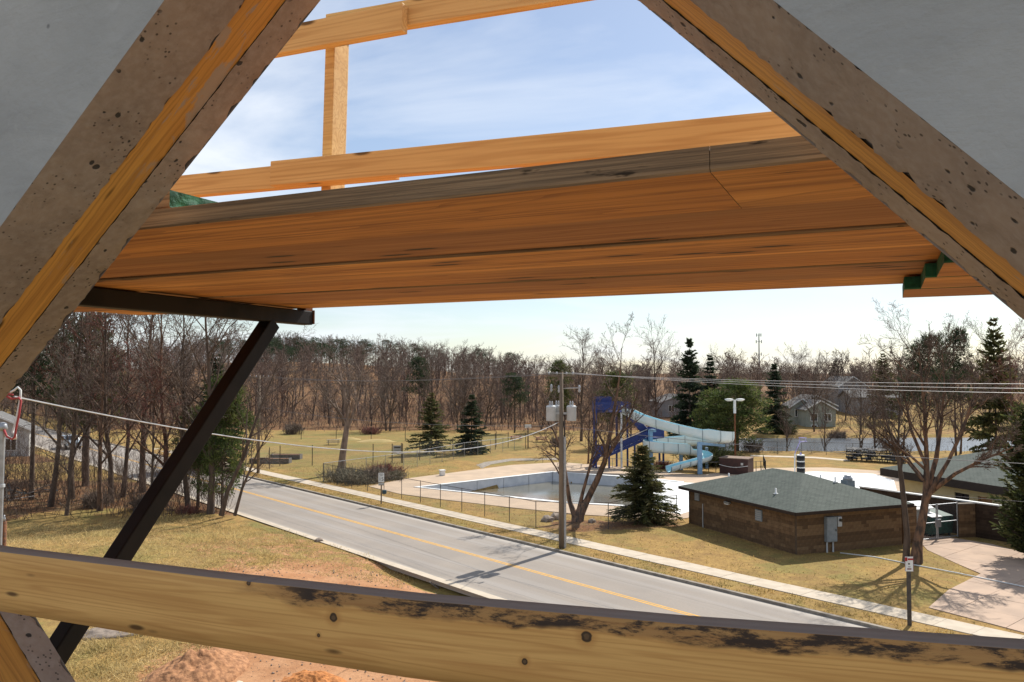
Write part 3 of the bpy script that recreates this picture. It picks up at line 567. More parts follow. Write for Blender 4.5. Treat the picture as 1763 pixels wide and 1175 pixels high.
# --- the big forked tree beside the brown building
def hero_trees():
    rng = np.random.default_rng(21); Y = 45.6; root = base_loc(1572, Y)
    stems = [world_stem([(1570, 966, Y, .36), (1574, 930, Y, .25), (1583, 890, Y, .22), (1590, 850, Y, .20), (1592, 790, Y + .2, .13), (1590, 720, Y + .3, .09), (1586, 650, Y, .06), (1582, 600, Y, .02)], root),
             world_stem([(1586, 868, Y, .16), (1603, 835, Y - .3, .13), (1628, 795, Y - .6, .10), (1655, 740, Y - .8, .09), (1672, 690, Y - 1, .05), (1690, 640, Y - 1, .02)], root),
             world_stem([(1590, 850, Y, .15), (1608, 790, Y + .6, .13), (1618, 730, Y + 1, .09), (1625, 660, Y + 1.2, .05), (1622, 600, Y + 1.2, .02)], root),
             world_stem([(1598, 846, Y, .13), (1640, 815, Y - 1.2, .10), (1690, 790, Y - 1.8, .07), (1740, 770, Y - 2.2, .03)], root),
             world_stem([(1590, 800, Y, .10), (1566, 740, Y + .6, .08), (1556, 680, Y + 1, .05), (1548, 620, Y + 1, .02)], root),
             world_stem([(1585, 826, Y, .09), (1560, 796, Y + .3, .06), (1535, 774, Y + .5, .04), (1500, 745, Y + .5, .02)], root)]
    S = grow(rng, stems, 4, (13, 7, 6, 4), (0.40, 0.5, 0.5, 0.6), 0.008, 0.34, (0.85, .8, .8, .8), (0.45, .15, .15, .1), 0.16)
    place_tree(tree_meshes(S, M['bark_warm'], M['twig'], 2), root, 'large bare forked tree with flaking reddish bark beside the driveway')
    rng = np.random.default_rng(22); root = base_loc(1552, 46.0); Y = 46.0
    stems = [world_stem([(1553, 964, Y, .21), (1556, 920, Y, .16), (1552, 870, Y, .15), (1548, 825, Y, .14), (1544, 790, Y, .10), (1530, 745, Y, .06), (1515, 690, Y, .03)], root),
             world_stem([(1546, 812, Y, .09), (1552, 775, Y + .4, .06), (1556, 730, Y + .6, .03)], root)]
    S = grow(rng, stems, 4, (7, 5, 4, 4), (0.35, 0.5, 0.5, 0.5), 0.010, 0.15, start=(0.6, .2, .15, .1), wob=0.15)
    place_tree(tree_meshes(S, M['bark'], M['twig'], 2), root, 'slim dark bare tree growing against the large forked tree')
    # multi-stemmed tree behind the utility pole
    rng = np.random.default_rng(23); Y = 58.5; root = base_loc(990, Y)
    stems = [world_stem([(992, 901, Y, .46), (996, 885, Y, .40), (1010, 860, Y, .24), (1025, 830, Y, .22), (1040, 795, Y, .19), (1050, 745, Y, .15), (1060, 690, Y, .10), (1068, 640, Y, .05), (1070, 600, Y, .02)], root),
             world_stem([(990, 890, Y, .24), (980, 862, Y, .16), (976, 835, Y, .14), (970, 790, Y + .5, .10), (955, 745, Y + .8, .07), (930, 705, Y + 1, .03)], root),
             world_stem([(993, 886, Y, .18), (1003, 845, Y, .12), (1018, 792, Y + .3, .09), (1026, 740, Y + .5, .06), (1022, 680, Y + .6, .03)], root),
             world_stem([(1042, 790, Y, .12), (1065, 750, Y - .6, .09), (1085, 715, Y - 1, .06), (1100, 670, Y - 1.2, .03)], root)]
    S = grow(rng, stems, 4, (12, 6, 5, 5), (0.36, 0.5, 0.5, 0.5), 0.010, 0.2, (0.85, .8, .8, .8), (0.42, .15, .15, .1), 0.16)
    place_tree(tree_meshes(S, M['bark_warm'], M['twig'], 2), root, 'bare multi-stemmed tree behind the utility pole and fence')
    # pale tree in the garden field
    rng = np.random.default_rng(24); Y = 86; root = base_loc(589, Y)
    stems = [world_stem([(588, 818, Y, .42), (592, 780, Y, .36), (597, 745, Y, .30), (600, 715, Y, .22), (592, 670, Y, .14), (580, 620, Y, .05)], root),
             world_stem([(598, 740, Y, .22), (612, 705, Y, .15), (620, 660, Y, .09), (628, 610, Y, .03)], root),
             world_stem([(595, 728, Y, .18), (577, 700, Y, .12), (558, 678, Y, .07), (545, 660, Y, .03)], root)]
    S = grow(rng, stems, 4, (9, 6, 5, 3), (0.40, 0.5, 0.5, 0.5), 0.013, 0.2, (0.8, .8, .8, .8), (0.45, .15, .15, .1))
    place_tree(tree_meshes(S, M['bark_pale'], M['twig_grey'], 2), root, 'tall pale-limbed bare tree by the garden fence corner')
hero_trees()

# --- shared bare tree kinds
def bare_kind(seed, h, r, twig, bark, kids, spread=0.55, lean=(0, 0), levels=4, rmin=0.012, up=0.22, start=0.3):
    rng = np.random.default_rng(seed); S = grow(rng, [stem(h, r, rng, lean)], levels, kids, (spread, 0.55, 0.5, 0.5), rmin, up, (0.8, .8, .8, .8), (start, .2, .15, .1)); return tree_meshes(S, bark, twig, 2)
KIND = [bare_kind(31, 11, .17, M['twig'], M['bark'], (16, 7, 6, 3), .42, start=.2), bare_kind(32, 12, .15, M['twig_grey'], M['bark'], (15, 7, 6, 3), .4, (0.05, 0.02), start=.2), bare_kind(33, 10, .16, M['twig'], M['bark_warm'], (14, 7, 6, 3), .5, (-.06, 0), start=.2), bare_kind(34, 11, .13, M['twig_red'], M['bark'], (16, 7, 6, 3), .42, start=.15)]
FARK = [bare_kind(41, 11, .16, M['twig_far'], M['bark'], (20, 7, 6), .5, levels=3, rmin=0.018, start=.10), bare_kind(42, 12, .17, M['twig_far'], M['bark'], (19, 7, 6), .45, levels=3, rmin=0.018, start=.14), bare_kind(43, 10, .15, M['twig_grey'], M['bark'], (19, 7, 6), .55, levels=3, rmin=0.018, start=.10), bare_kind(44, 11, .14, M['twig_warm'], M['bark'], (18, 7, 6), .48, levels=3, rmin=0.018, start=.10)]
LEFT = [(92, 66, 505, 1, 'bare tree with a stout dark trunk at the left wood edge, beside the debris'), (128, 70, 520, 0, 'bare brown tree second in from the left wood edge'), (152, 78, 500, 0, 'tall bare tree with a thick trunk deep in the left wood'), (196, 68, 470, 3, 'bare maple with red budding twigs in the left wood'), (216, 71, 530, 1, 'bare leaning tree in the left wood, right of the red-budded maple'), (250, 74, 490, 0, 'slender bare tree in the left wood in front of the pickup truck'), (288, 66, 540, 2, 'bare tree with twisted limbs behind the steel brace'), (330, 64, 515, 1, 'tall grey bare tree right of the steel brace'), (366, 62.5, 500, 0, 'straight bare tree above the low evergreen by the road'), (178, 64, 610, 2, 'small bare sapling on the leaf litter near the straw bank'), (120, 62, 640, 1, 'thin bare sapling at the top of the straw bank'), (262, 62, 650, 3, 'small bare bush-like tree at the crest of the straw bank')]
for i, (px, Y, ty, k, lab) in enumerate(LEFT):
    p = base_loc(px, Y); h = htop(ty, Y, p.z); base_h = (11, 12, 10, 11)[k]
    place_tree(KIND[k], p, lab, 'bare trees of the left wood', h / base_h, i * 1.3)
# leaning pair at the road edge
rng = np.random.default_rng(51); Y = 61.0; root = base_loc(400, Y)
S = grow(rng, [world_stem([(385, 886, Y, .22), (395, 845, Y, .16), (420, 790, Y, .13), (440, 730, Y, .10), (462, 670, Y, .06), (485, 610, Y, .02)], root), world_stem([(408, 886, Y - .5, .13), (420, 840, Y - .5, .10), (445, 780, Y - .6, .07), (470, 735, Y - .8, .03)], root)], 4, (11, 6, 4, 3), (.42, .5, .5, .5), 0.011, 0.12, start=(.3, .2, .15, .1))
place_tree(tree_meshes(S, M['bark'], M['twig'], 2), root, 'bare tree with two stems leaning right over the road edge')
# --- conifers
SPR = conifer(61, 10, 2.9, 40, 10, 11, irr=.5, ragged=.12, leaf=(.5, .16), needle='needle_far'); SPR2 = conifer(62, 10, 1.9, 42, 9, 10, droop=.35, leaf=(.42, .14), needle='needle_far', irr=.55, ragged=.12); SPR3 = conifer(63, 10, 3.4, 36, 9, 12, droop=.15, leaf=(.5, .17), needle='needle', irr=.55, ragged=.15)
WP = pine(64, 10, 3.4, .12, 150, 60, (.42, .07), .8, flat=.5); WP2 = pine(65, 10, 3.2, .45, 60, 60, (.40, .07), .9, 'needle_far', .4); WP3 = pine(66, 10, 2.6, .3, 80, 60, (.40, .07), .8, 'cedar_leaf', .45)
near_spruce = conifer(67, 5.4, 2.2, 42, 12, 15, .30, .10, .72, .5, (.30, .075), needle='needle', trunk_r=.10)
Yn = 58.3; place_tree(near_spruce, base_loc(1105, Yn), 'bushy dark green spruce on the lawn between pool and brown building', name='spruce_tree')
CON = [(743, 108, 676, SPR3, 2.6, 'broad spruce on the field, left of the pair', 'spruce_tree'), (812, 108, 679, SPR, 2.2, 'narrower spruce on the field, right of the pair', 'spruce_tree'),
       (1187, 132, 582, SPR, 3.3, 'tallest dark spruce behind the slide', 'spruce_tree'), (1222, 136, 611, SPR2, 2.9, 'dark spruce just right of the tallest one behind the slide', 'spruce_tree'), (1268, 112, 650, WP, 5.4, 'broad bright green pine behind the lamp post', 'pine_tree'), (1232, 116, 668, WP, 4.0, 'green pine between the slide and the lamp post', 'pine_tree'),
       (1333, 145, 626, SPR, 3.0, 'dark spruce left of the houses over the pond', 'spruce_tree'), (1438, 215, 620, SPR2, 2.6, 'slim pointed spruce behind the far houses', 'spruce_tree'), (1520, 165, 608, SPR3, 3.4, 'dark spruce at the right end of the pond', 'spruce_tree'),
       (1592, 92, 572, WP2, 3.4, 'tall pine with a flat crown behind the large forked tree', 'pine_tree'), (1642, 96, 560, WP2, 3.0, 'tall open pine right of the large forked tree crown', 'pine_tree'), (1712, 92, 546, SPR3, 3.1, 'tall dark conifer with level branches at the right edge', 'pine_tree'),
       (966, 150, 613, WP3, 3.2, 'rounded pine standing behind the utility pole', 'pine_tree'), (886, 146, 640, WP2, 3.2, 'dark pine left of the utility pole', 'pine_tree'), (1062, 118, 632, WP3, 3.4, 'olive pine behind the blue stair tower', 'pine_tree'), (722, 165, 612, WP2, 3.6, 'dark pine clump high among bare trees behind the field', 'pine_tree'), (60, 70, 470, WP2, 4.5, 'tall dark pine with a thick trunk at the far left', 'pine_tree'), (148, 84, 520, WP3, 4.0, 'dark pine deep in the left wood', 'pine_tree'), (386, 64, 640, WP, 2.7, 'low dark evergreen beside the road at the wood edge', 'pine_tree'), (345, 66, 690, WP3, 2.6, 'low evergreen next to the steel brace', 'pine_tree'), (372, 92, 610, SPR2, 3.2, 'dark spruce behind the steel brace', 'spruce_tree')]
for i, (px, Y, ty, mk, wr, lab, nm) in enumerate(CON):
    p = base_loc(px, Y); h = htop(ty, Y, p.z); R0 = {id(SPR): 2.9, id(SPR2): 1.9, id(SPR3): 3.4, id(WP): 3.9, id(WP2): 3.8, id(WP3): 3.2}[id(mk)]
    place_tree(mk, p, lab, None, wr / R0, i * 0.9, nm, 'tree', h / 10)
cedar = conifer(68, 8.4, 1.7, 46, 11, 11, -.5, .02, .30, .6, (.34, .10), .9, needle='cedar_leaf')
place_tree(cedar, base_loc(1772, 46.5), 'shaggy dark cedar at the right edge by the block wall', name='cedar_tree')
# --- bare trees of the park and the near wood
PARK = [(1130, 172, 584, 0, 1.25, 'large round-headed bare maple rising behind the slide'), (1000, 128, 588, 1, .9, 'tall thin bare tree behind the utility pole top'), (672, 150, 622, 2, 1.1, 'bare tree behind the field, left of the tall pine clump'), (745, 158, 606, 1, 1.1, 'tall bare tree beside the dark pine clump'), (800, 152, 632, 0, 1.1, 'bare tree behind the right field spruce'), (1045, 150, 625, 2, 1.0, 'bare tree above the blue stair tower'), (1265, 190, 622, 1, 1.0, 'bare tree left of the radio mast'), (1400, 148, 638, 2, .8, 'bare tree at the pond bank in front of the green house'), (1480, 142, 640, 0, .8, 'bare brown tree on the far pond bank'), (1352, 114, 690, 1, .55, 'thin bare sapling on the near pond bank'), (1417, 114, 688, 0, .55, 'thin leaning bare sapling on the near pond bank'), (1478, 113, 680, 2, .6, 'twin-stem bare sapling near the stacked loungers'), (1505, 116, 650, 0, .75, 'bare tree at the pond behind the stacked loungers'), (1545, 120, 630, 2, .9, 'bare tree at the pond left of the large forked tree'), (1650, 108, 640, 1, .9, 'bare tree behind the low brown-edged roof'), (1700, 100, 600, 0, 1.0, 'bare tree behind the roof near the right edge'), (1745, 88, 590, 3, 1.0, 'bare reddish tree at the far right edge'), (1610, 118, 620, 3, 1.0, 'bare reddish tree behind the tall pines'), (955, 104, 690, 1, .6, 'small bare tree left of the utility pole'), (1012, 96, 672, 2, .7, 'bare tree between the utility pole and the stair tower'), (1085, 122, 650, 0, .8, 'bare tree behind the flume start')]
for i, (px, Y, ty, k, wsc, lab) in enumerate(PARK):
    p = base_loc(px, Y); h = htop(ty, Y, p.z); place_tree(FARK[k] if Y > 110 else KIND[k], p, lab, None, max(h / 11 * .9, wsc * .75), i * 2.1, sz=h / (11, 12, 10, 11)[k])
rng = np.random.default_rng(71); n = 0
for i in range(130):
    px = rng.uniform(-60, 1120) if i < 100 else rng.uniform(1100, 1500); Y = rng.uniform(150, 200) if i < 100 else rng.uniform(158, 215)
    if 560 < px < 660 and Y < 152: continue
    p = base_loc(px, Y); k = int(rng.integers(0, 4)); h = rng.uniform(7.0, 11.0) + 3.5 * rng.uniform() ** 3 + (2.0 if px < 420 else 0) if i < 100 else rng.uniform(7, 12.5); s = h / (11, 12, 10, 11)[k]
    tr_ = place_tree(FARK[k], p, 'bare brown tree in the dense wood behind the field' if i < 100 else 'bare brown tree in the wood beyond the pond', 'trees of the wood behind the field' if i < 100 else 'trees of the wood beyond the pond', s * rng.uniform(.8, 1.35), rng.uniform(0, 6.28), sz=s); tr_.rotation_euler.x = rng.normal() * .06; tr_.rotation_euler.y = rng.normal() * .07
# --- far wood: one mass
def far_wood():
    protos = []
    for sd in range(5):
        r = np.random.default_rng(80 + sd); S = grow(r, [stem(10, .18, r)], 3, (10, 5, 4), (.55, .55, .5), .035, .25, start=(.2, .2, .2)); lv = S[4]; keep = np.ones(len(lv), bool); protos.append(tubes(S[0], S[1], S[2] * 1.3, S[3] * 1.3, 3))
    V, F, o = [], [], 0; r = np.random.default_rng(90)
    for i in range(800):
        Y = 195 + 420 * r.uniform() ** 1.6; px = r.uniform(-120, 1900)
        if i % 3 == 0: Y = r.uniform(300, 560); px = r.uniform(250, 900)
        x = (px - CX) / F_PX * Y
        z = float(hill(np.array(x), np.array(Y))); v, f = protos[i % 5]; a = r.uniform(0, 6.28); s = r.uniform(.85, 1.35) * (1.0 if px < 900 else 0.9)
        R = np.array([[math.cos(a), -math.sin(a), 0], [math.sin(a), math.cos(a), 0], [0, 0, 1]]); V.append(v @ R.T * np.array([s * 1.15, s * 1.15, s]) + np.array([x, Y, z - .2])); F.append(f + o); o += len(v)
    me = mesh_np('far_wood', np.concatenate(V), np.concatenate(F), M['twig_far']); ob = bpy.data.objects.new('far_wood', me); link(ob); tag(ob, 'far brown leafless wood covering the hill and horizon', 'wood', kind='stuff')
    # evergreens on the hill
    v0, f0 = [], []; 
    me2 = WP2[1]; n = len(me2.vertices); co = np.zeros(n * 3, np.float32); me2.vertices.foreach_get('co', co); co = co.reshape(-1, 3).astype(float)
    V, F, o = [], [], 0; fq = np.arange(n).reshape(-1, 4)
    for i in range(60):
        if i < 34: px = r.normal(480, 60); Y = r.uniform(330, 400)
        elif i < 44: px = r.uniform(560, 900); Y = r.uniform(340, 460)
        else: px = r.uniform(820, 1763); Y = r.uniform(260, 460)
        x = (px - CX) / F_PX * Y; z = float(hill(np.array(x), np.array(Y))); s = r.uniform(1.1, 1.5) if i < 44 else r.uniform(.8, 1.25); sel = r.uniform(size=len(fq)) < .5; q = fq[sel]; vv = co[q.ravel()] * np.array([s * 1.3, s * 1.3, s]) + np.array([x, Y, z]); V.append(vv); F.append(np.arange(len(vv)).reshape(-1, 4) + o); o += len(vv)
    me = mesh_np('far_evergreens', np.concatenate(V), np.concatenate(F), M['needle_far']); ob = bpy.data.objects.new('far_evergreens', me); link(ob); tag(ob, 'far dark evergreens scattered on the wooded hill', 'wood', kind='stuff')
far_wood()
def thicket(label, pxr, Yr, n, hr, m_, seed, rad=.012, gap=(), tilt=.18):
    r = np.random.default_rng(seed); p0, p1, r0, r1 = [], [], [], []
    for i in range(n):
        Y = r.uniform(*Yr); px = r.uniform(*pxr)
        if any(a < px < b_ and c_ < Y < d_ for a, b_, c_, d_ in gap): continue
        x = (px - CX) / F_PX * Y; z = ground_z(x, Y) - .05; h = r.uniform(*hr); b0 = np.array([x, Y, z]); d = unit(np.array([r.normal() * tilt, r.normal() * tilt, 1])); t = b0 + d * h
        p0.append(b0); p1.append(t); r0.append(rad * 2.2); r1.append(rad * .6)
        for k in range(9):
            f = r.uniform(.2, .98); q = b0 + d * h * f; e = unit(np.array([r.normal(), r.normal(), abs(r.normal()) + .5])) * h * r.uniform(.18, .42) * (1.15 - f * .5); p0.append(q); p1.append(q + e); r0.append(rad); r1.append(rad * .5)
    V, F = tubes(np.array(p0), np.array(p1), np.array(r0), np.array(r1), 3); o = bpy.data.objects.new('thicket', mesh_np('thicket', V, F, m_)); link(o); tag(o, label, 'thicket', kind='stuff')
thicket('dense leafless undergrowth between the trees behind the field', (-80, 1130), (149, 235), 3600, (1.5, 5.0), M['twig_far'], 201, .018, tilt=.32)
thicket('leafless undergrowth in the wood beyond the pond', (1100, 1850), (150, 260), 1800, (1.5, 5.0), M['twig_far'], 202, .018, tilt=.3, gap=((1340, 1440, 140, 168),))
thicket('tangled leafless undergrowth among the trees of the left wood', (-60, 400), (60, 88), 1000, (1.2, 6.0), M['twig'], 203, .009, gap=((140, 420, 76, 90),), tilt=.42)
thicket('pale reeds and brush along the pond shore', (1290, 1800), (109, 112.5), 90, (.4, 1.0), M['shrub'], 204, .012)
# --- shrubs
def shrub_mesh(seed, r, h, n, m, m2=None):
    rng = np.random.default_rng(seed); p0 = np.zeros((n, 3)); p0[:, :2] = rng.normal(size=(n, 2)) * r * .35; d = unit(np.stack([rng.normal(size=n) * .6, rng.normal(size=n) * .6, np.abs(rng.normal(size=n)) + .6], 1)); L = h * rng.uniform(.5, 1.1, n); p1 = p0 + d * L[:, None] * np.array([r / h, r / h, 1])
    q0 = np.repeat(p0 + (p1 - p0) * .55, 5, 0); q1 = q0 + unit(rng.normal(size=(n * 5, 3)) + np.array([0, 0, .4])) * (L.mean() * .35); P0 = np.concatenate([p0, q0]); P1 = np.concatenate([p1, q1]); V, F = tubes(P0, P1, np.full(len(P0), .014), np.full(len(P0), .006), 3)
    return mesh_np('twigs', V, F, m)
SHR = [shrub_mesh(101, 1.3, 1.0, 160, M['shrub']), shrub_mesh(102, 1.0, .8, 150, M['twig_red']), shrub_mesh(103, 1.4, 1.3, 200, M['cedar_leaf']), shrub_mesh(104, 1.1, 1.2, 150, M['twig_grey'])]
for i, (px, py, k, s, lab) in enumerate([(594, 828, 0, 1.7, 'tan leafless shrub inside the fence corner'), (622, 831, 0, 1.7, 'grey-green leafless shrub, second inside the fence corner'), (648, 829, 3, 1.5, 'straggly shrub near the speed limit sign'), (662, 819, 1, 1.9, 'low russet shrub behind the fence near the speed limit sign'), (678, 825, 0, 1.2, 'small grey shrub at the deck corner'), (1210, 802, 2, 2.2, 'large olive shrub behind the flume exit'), (1235, 800, 2, 2.0, 'olive shrub between flume and maroon box'), (1295, 778, 3, 1.5, 'round purple-brown bush on the lawn by the pond'), (1140, 806, 1, 1.3, 'brown bush under the slide'), (250, 872, 3, 1.2, 'leafless brush at the wood edge behind the steel brace'), (330, 878, 1, 1.0, 'brush at the foot of the evergreens by the road'), (170, 868, 3, 1.3, 'leafless brush on the leaf litter in the left wood'), (1352, 748, 2, 1.6, 'dark bush on the far pond bank'), (1440, 750, 3, 1.8, 'dark brush on the far pond bank below the houses'), (1540, 775, 3, 2.0, 'tangled brush at the pond edge behind the loungers'), (505, 748, 3, 2.0, 'brush at the wood edge behind the garden'), (640, 748, 1, 2.0, 'reddish brush at the wood edge behind the garden'), (960, 768, 3, 1.4, 'brush behind the picnic shelter posts')]):
    p = G(px, py, LAWN); p.z = ground_z(p.x, p.y); e = empty('shrub', p, i * 1.1, lab, 'shrub'); e.scale = (s, s, s); link(bpy.data.objects.new('twigs', SHR[k]), e)

# ------------------------------------------------------------------ pool
dk = sheet('pool_deck', [gpoly([(636, 836), (700, 823), (880, 800), (965, 795), (1090, 805), (1200, 817), (1310, 805), (1420, 804), (1545, 812), (1600, 835), (1560, 868), (1480, 850), (1300, 850), (1180, 890), (1150, 893), (1000, 884), (880, 872), (760, 858), (690, 849)], .15), POOL], 0.15, 0.10, M['pooldeck']); dk['kind'] = 'structure'; tag(dk, 'tan concrete deck around the swimming pool', 'pool deck')
pool = empty('swimming_pool', G(920, 835, 0), 0, 'nearly drained outdoor swimming pool with pale walls and murky water', 'pool')
def rel(poly, o): return [(p[0] - o.x, p[1] - o.y) for p in poly]
PO = pool.location; PR = rel(POOL, PO); cen = Vector((sum(p[0] for p in PR) / len(PR), sum(p[1] for p in PR) / len(PR)))
def inset(poly, d): return [tuple(Vector(p) + (cen - Vector(p)).normalized() * d) for p in poly]
m = MB(); k = len(PR); IN = inset(PR, .25)
for i in range(k):
    j = (i + 1) % k; a_, b_, c_, d_ = PR[i], PR[j], IN[j], IN[i]; L_ = (Vector(b_) - Vector(a_)).length; nn = max(1, int(L_ / 3.0))
    for q in range(nn):
        t0, t1 = q / nn + .002, (q + 1) / nn - .002; f = lambda P, Q, t: tuple(Vector(P).lerp(Vector(Q), t)); w = MB()
        p1, p2, p3, p4 = f(a_, b_, t0), f(a_, b_, t1), f(d_, c_, t1), f(d_, c_, t0)
        w.add([(*p1, .15), (*p2, .15), (*p3, .15), (*p4, .15), (*p1, -1.3), (*p2, -1.3), (*p3, -1.3), (*p4, -1.3)], [(0, 3, 2, 1), (4, 5, 6, 7), (0, 1, 5, 4), (2, 3, 7, 6), (1, 2, 6, 5), (3, 0, 4, 7)]); w.build('wall_panel', M['poolwall'], pool)
OUT = inset(PR, -.28); sheet('coping', [OUT, inset(PR, .30)], .20, .04, M['poolwhite'], pool); sheet('floor', [IN], -1.28, .05, M['poolwhite'], pool); sheet('water', [IN], -.80, .02, M['murk'], pool)
wp = sheet('shallow_pool_floor', [gpoly([(1092, 822), (1172, 830), (1210, 831), (1300, 817), (1400, 811), (1500, 815), (1535, 826), (1540, 845), (1300, 846), (1168, 884), (1120, 875)], .15)], .157, .02, M['poolwhite']); wp['kind'] = 'structure'; tag(wp, 'bright white shallow wading floor of the pool', 'pool floor')
for i, (px, py, lab) in enumerate([(968, 811, 'small white starting block on the far pool edge'), (762, 818, 'small white valve box on the lawn left of the pool')]):
    p = G(px, py, .15); e = empty('pool_block', p, .4, lab, 'pool block'); mm = MB(); mm.box((0, 0, .25), (.5, .5, .5)); mm.build('body', M['white'], e, bevel=.05); mm = MB(); mm.box((0, 0, .54), (.6, .6, .08)); mm.build('top', M['white'], e, bevel=.02)
# pond
pw = sheet('pond', [POND], -.25, .05, M['pond']); pw['kind'] = 'structure'; tag(pw, 'grey pond with rippled silver surface beyond the lawn', 'pond')
# lawn path
pth = sheet('path', [gpoly([(1290, 783), (1400, 786), (1460, 791), (1460, 793.5), (1400, 788.5), (1290, 785)], .12)], .125, .05, M['walk']); pth['kind'] = 'structure'; tag(pth, 'thin pale path across the lawn by the pond', 'path')
pth = sheet('path', [gpoly([(820, 800), (835, 795), (880, 789), (960, 788), (960, 791), (880, 793), (845, 799), (830, 806)], .12)], .125, .05, M['curb']); pth['kind'] = 'structure'; tag(pth, 'grey curving path on the lawn behind the pool', 'path')

# ------------------------------------------------------------------ fences
def fence(name, label, pts, h, step, pr=.03, rail=True, fabric=True, pm='galv', group=None, midrail=False):
    o = Vector((pts[0][0], pts[0][1], 0)); root = empty(name, (o.x, o.y, 0), 0, label, 'fence', group); P = [Vector((p[0] - o.x, p[1] - o.y, 0)) for p in pts]; pm_ = None
    for i in range(len(P) - 1):
        L_ = (P[i + 1] - P[i]).length; n_ = max(1, round(L_ / step))
        for q in range(n_ + (1 if i == len(P) - 2 else 0)):
            c_ = P[i].lerp(P[i + 1], q / n_); z0 = ground_z(o.x + c_.x, o.y + c_.y)
            if pm_ is None:
                m = MB(); m.tube([(0, 0, -.2), (0, 0, h + .04)], pr, 6); x = m.build('post', M[pm], root); pm_ = x
            else: x = pm_.copy(); link(x, root)
            x.location = (c_.x, c_.y, z0)
        d = (P[i + 1] - P[i]).normalized(); za = ground_z(o.x + P[i].x, o.y + P[i].y); zb = ground_z(o.x + P[i + 1].x, o.y + P[i + 1].y)
        for hh in ([h] if rail else []) + ([h * .5] if midrail else []):
            m = MB(); m.tube([P[i] + Vector((0, 0, za + hh)), P[i + 1] + Vector((0, 0, zb + hh))], .022, 6); m.build('rail', M[pm], root)
        if fabric:
            m = MB(); L0 = P[i]; m.add([(0, 0, .03 + za), (L_, 0, .03 + zb), (L_, 0, h - .02 + zb), (0, 0, h - .02 + za)], [(0, 1, 2, 3)]); x = m.build('wire_mesh', M['link'], root); x.location = L0; x.rotation_euler.z = math.atan2(d.y, d.x)
    return root
fence('chain_link_fence', 'chain link fence along the pavement in front of the pool', [W(8.5, 3.35), W(39.4, 3.35), G(1046, 909, LAWN), G(1098, 897, LAWN), G(1163, 894, LAWN)], 1.75, 2.9, .028, pm='dark_post')
fence('chain_link_fence', 'chain link fence running back from the corner past the shrubs', [W(8.5, 3.42), G(696, 808, LAWN), G(800, 787, LAWN), G(905, 772, LAWN)], 1.8, 2.9, .03)
fence('garden_fence', 'tall thin-wired garden fence with dark posts, near side', [G(447, 811, LAWN), G(484, 802, LAWN), G(594, 800, LAWN), G(692, 797, LAWN)], 2.3, 3.0, .05, rail=False, pm='dark_post')
fence('garden_fence', 'tall garden fence with dark posts along the far wood edge', [G(400, 757, LAWN), G(640, 757, LAWN), G(760, 763, LAWN), G(905, 772, LAWN)], 2.2, 5.5, .05, rail=False, fabric=False, pm='dark_post')
fence('garden_fence', 'dark-post garden fence on the right side behind the spruces', [G(692, 797, LAWN), G(780, 783, LAWN), G(875, 771, LAWN)], 2.2, 3.2, .045, rail=False, pm='dark_post')
fence('chain_link_fence', 'chain link fence between lawn and pond', [G(1295, 781, LAWN), G(1420, 783, LAWN), G(1560, 788, LAWN)], 1.6, 3.5, .03, pm='dark_post')
fence('chain_link_fence', 'low fence in front of the slide and maroon box', [G(1020, 803, .15), G(1160, 812, .15), G(1240, 812, .15)], 1.1, 2.2, .03, fabric=False)
fence('rail_fence', 'dark metal rail by the right side of the maroon box', [G(1291, 812, .15), G(1316, 810, .15), G(1312, 800, .15)], 1.1, .8, .035, pm='black', fabric=False, midrail=True)
fence('rail_fence', 'dark metal rail by the left side of the maroon box', [G(1206, 810, .15), G(1243, 812, .15)], 1.1, .8, .035, pm='black', fabric=False, midrail=True)

# ------------------------------------------------------------------ brown block building
def uv_roof(me, faces_uv):
    uv = me.uv_layers.new(name='UVMap')
    for poly in me.polygons:
        f = faces_uv[poly.index]
        for li, vi in zip(poly.loop_indices, poly.vertices): uv.data[li].uv = f(Vector(me.vertices[vi].co))
def hip_roof(name, L_, B_, z0, rise, over, parent, mats, x0=0, y0=0, fascia=.18):
    a, b_, c_, d_ = (x0 - over, y0 - over), (x0 + L_ + over, y0 - over), (x0 + L_ + over, y0 + B_ + over), (x0 - over, y0 + B_ + over); hw = (min(L_, B_) + 2 * over) / 2
    if L_ >= B_: r1, r2 = (a[0] + hw, (a[1] + d_[1]) / 2), (b_[0] - hw, (a[1] + d_[1]) / 2)
    else: r1, r2 = ((a[0] + b_[0]) / 2, a[1] + hw), ((a[0] + b_[0]) / 2, d_[1] - hw)
    m = MB(); V = [(*p, z0) for p in (a, b_, c_, d_)] + [(*r1, z0 + rise), (*r2, z0 + rise)]
    F = [(0, 1, 5, 4), (1, 2, 5), (2, 3, 4, 5), (3, 0, 4)] if L_ >= B_ else [(0, 1, 4), (1, 2, 5, 4), (2, 3, 5), (3, 0, 4, 5)]
    m.add(V, F); o = m.build(name, mats[0], parent); sl = math.hypot(hw, rise) / hw
    def mk(fc):
        vs_ = [Vector(V[i]) for i in fc]; e_ = (vs_[1] - vs_[0]).normalized(); nrm = e_.cross(vs_[2] - vs_[0]).normalized(); up_ = nrm.cross(e_); b0 = vs_[0]
        return lambda p: ((p - b0).dot(e_), (p - b0).dot(up_))
    uv_roof(o.data, [mk(f) for f in F])
    m = MB()
    for p, q in ((a, b_), (b_, c_), (c_, d_), (d_, a)): m.bar((*p, z0 - fascia / 2 - .01), (*q, z0 - fascia / 2 - .01), .05, fascia)
    m.add([(*p, z0 - .06) for p in (a, b_, c_, d_)], [(3, 2, 1, 0)]); m.build('fascia', mats[1], o); return o
BLOCKS = {}
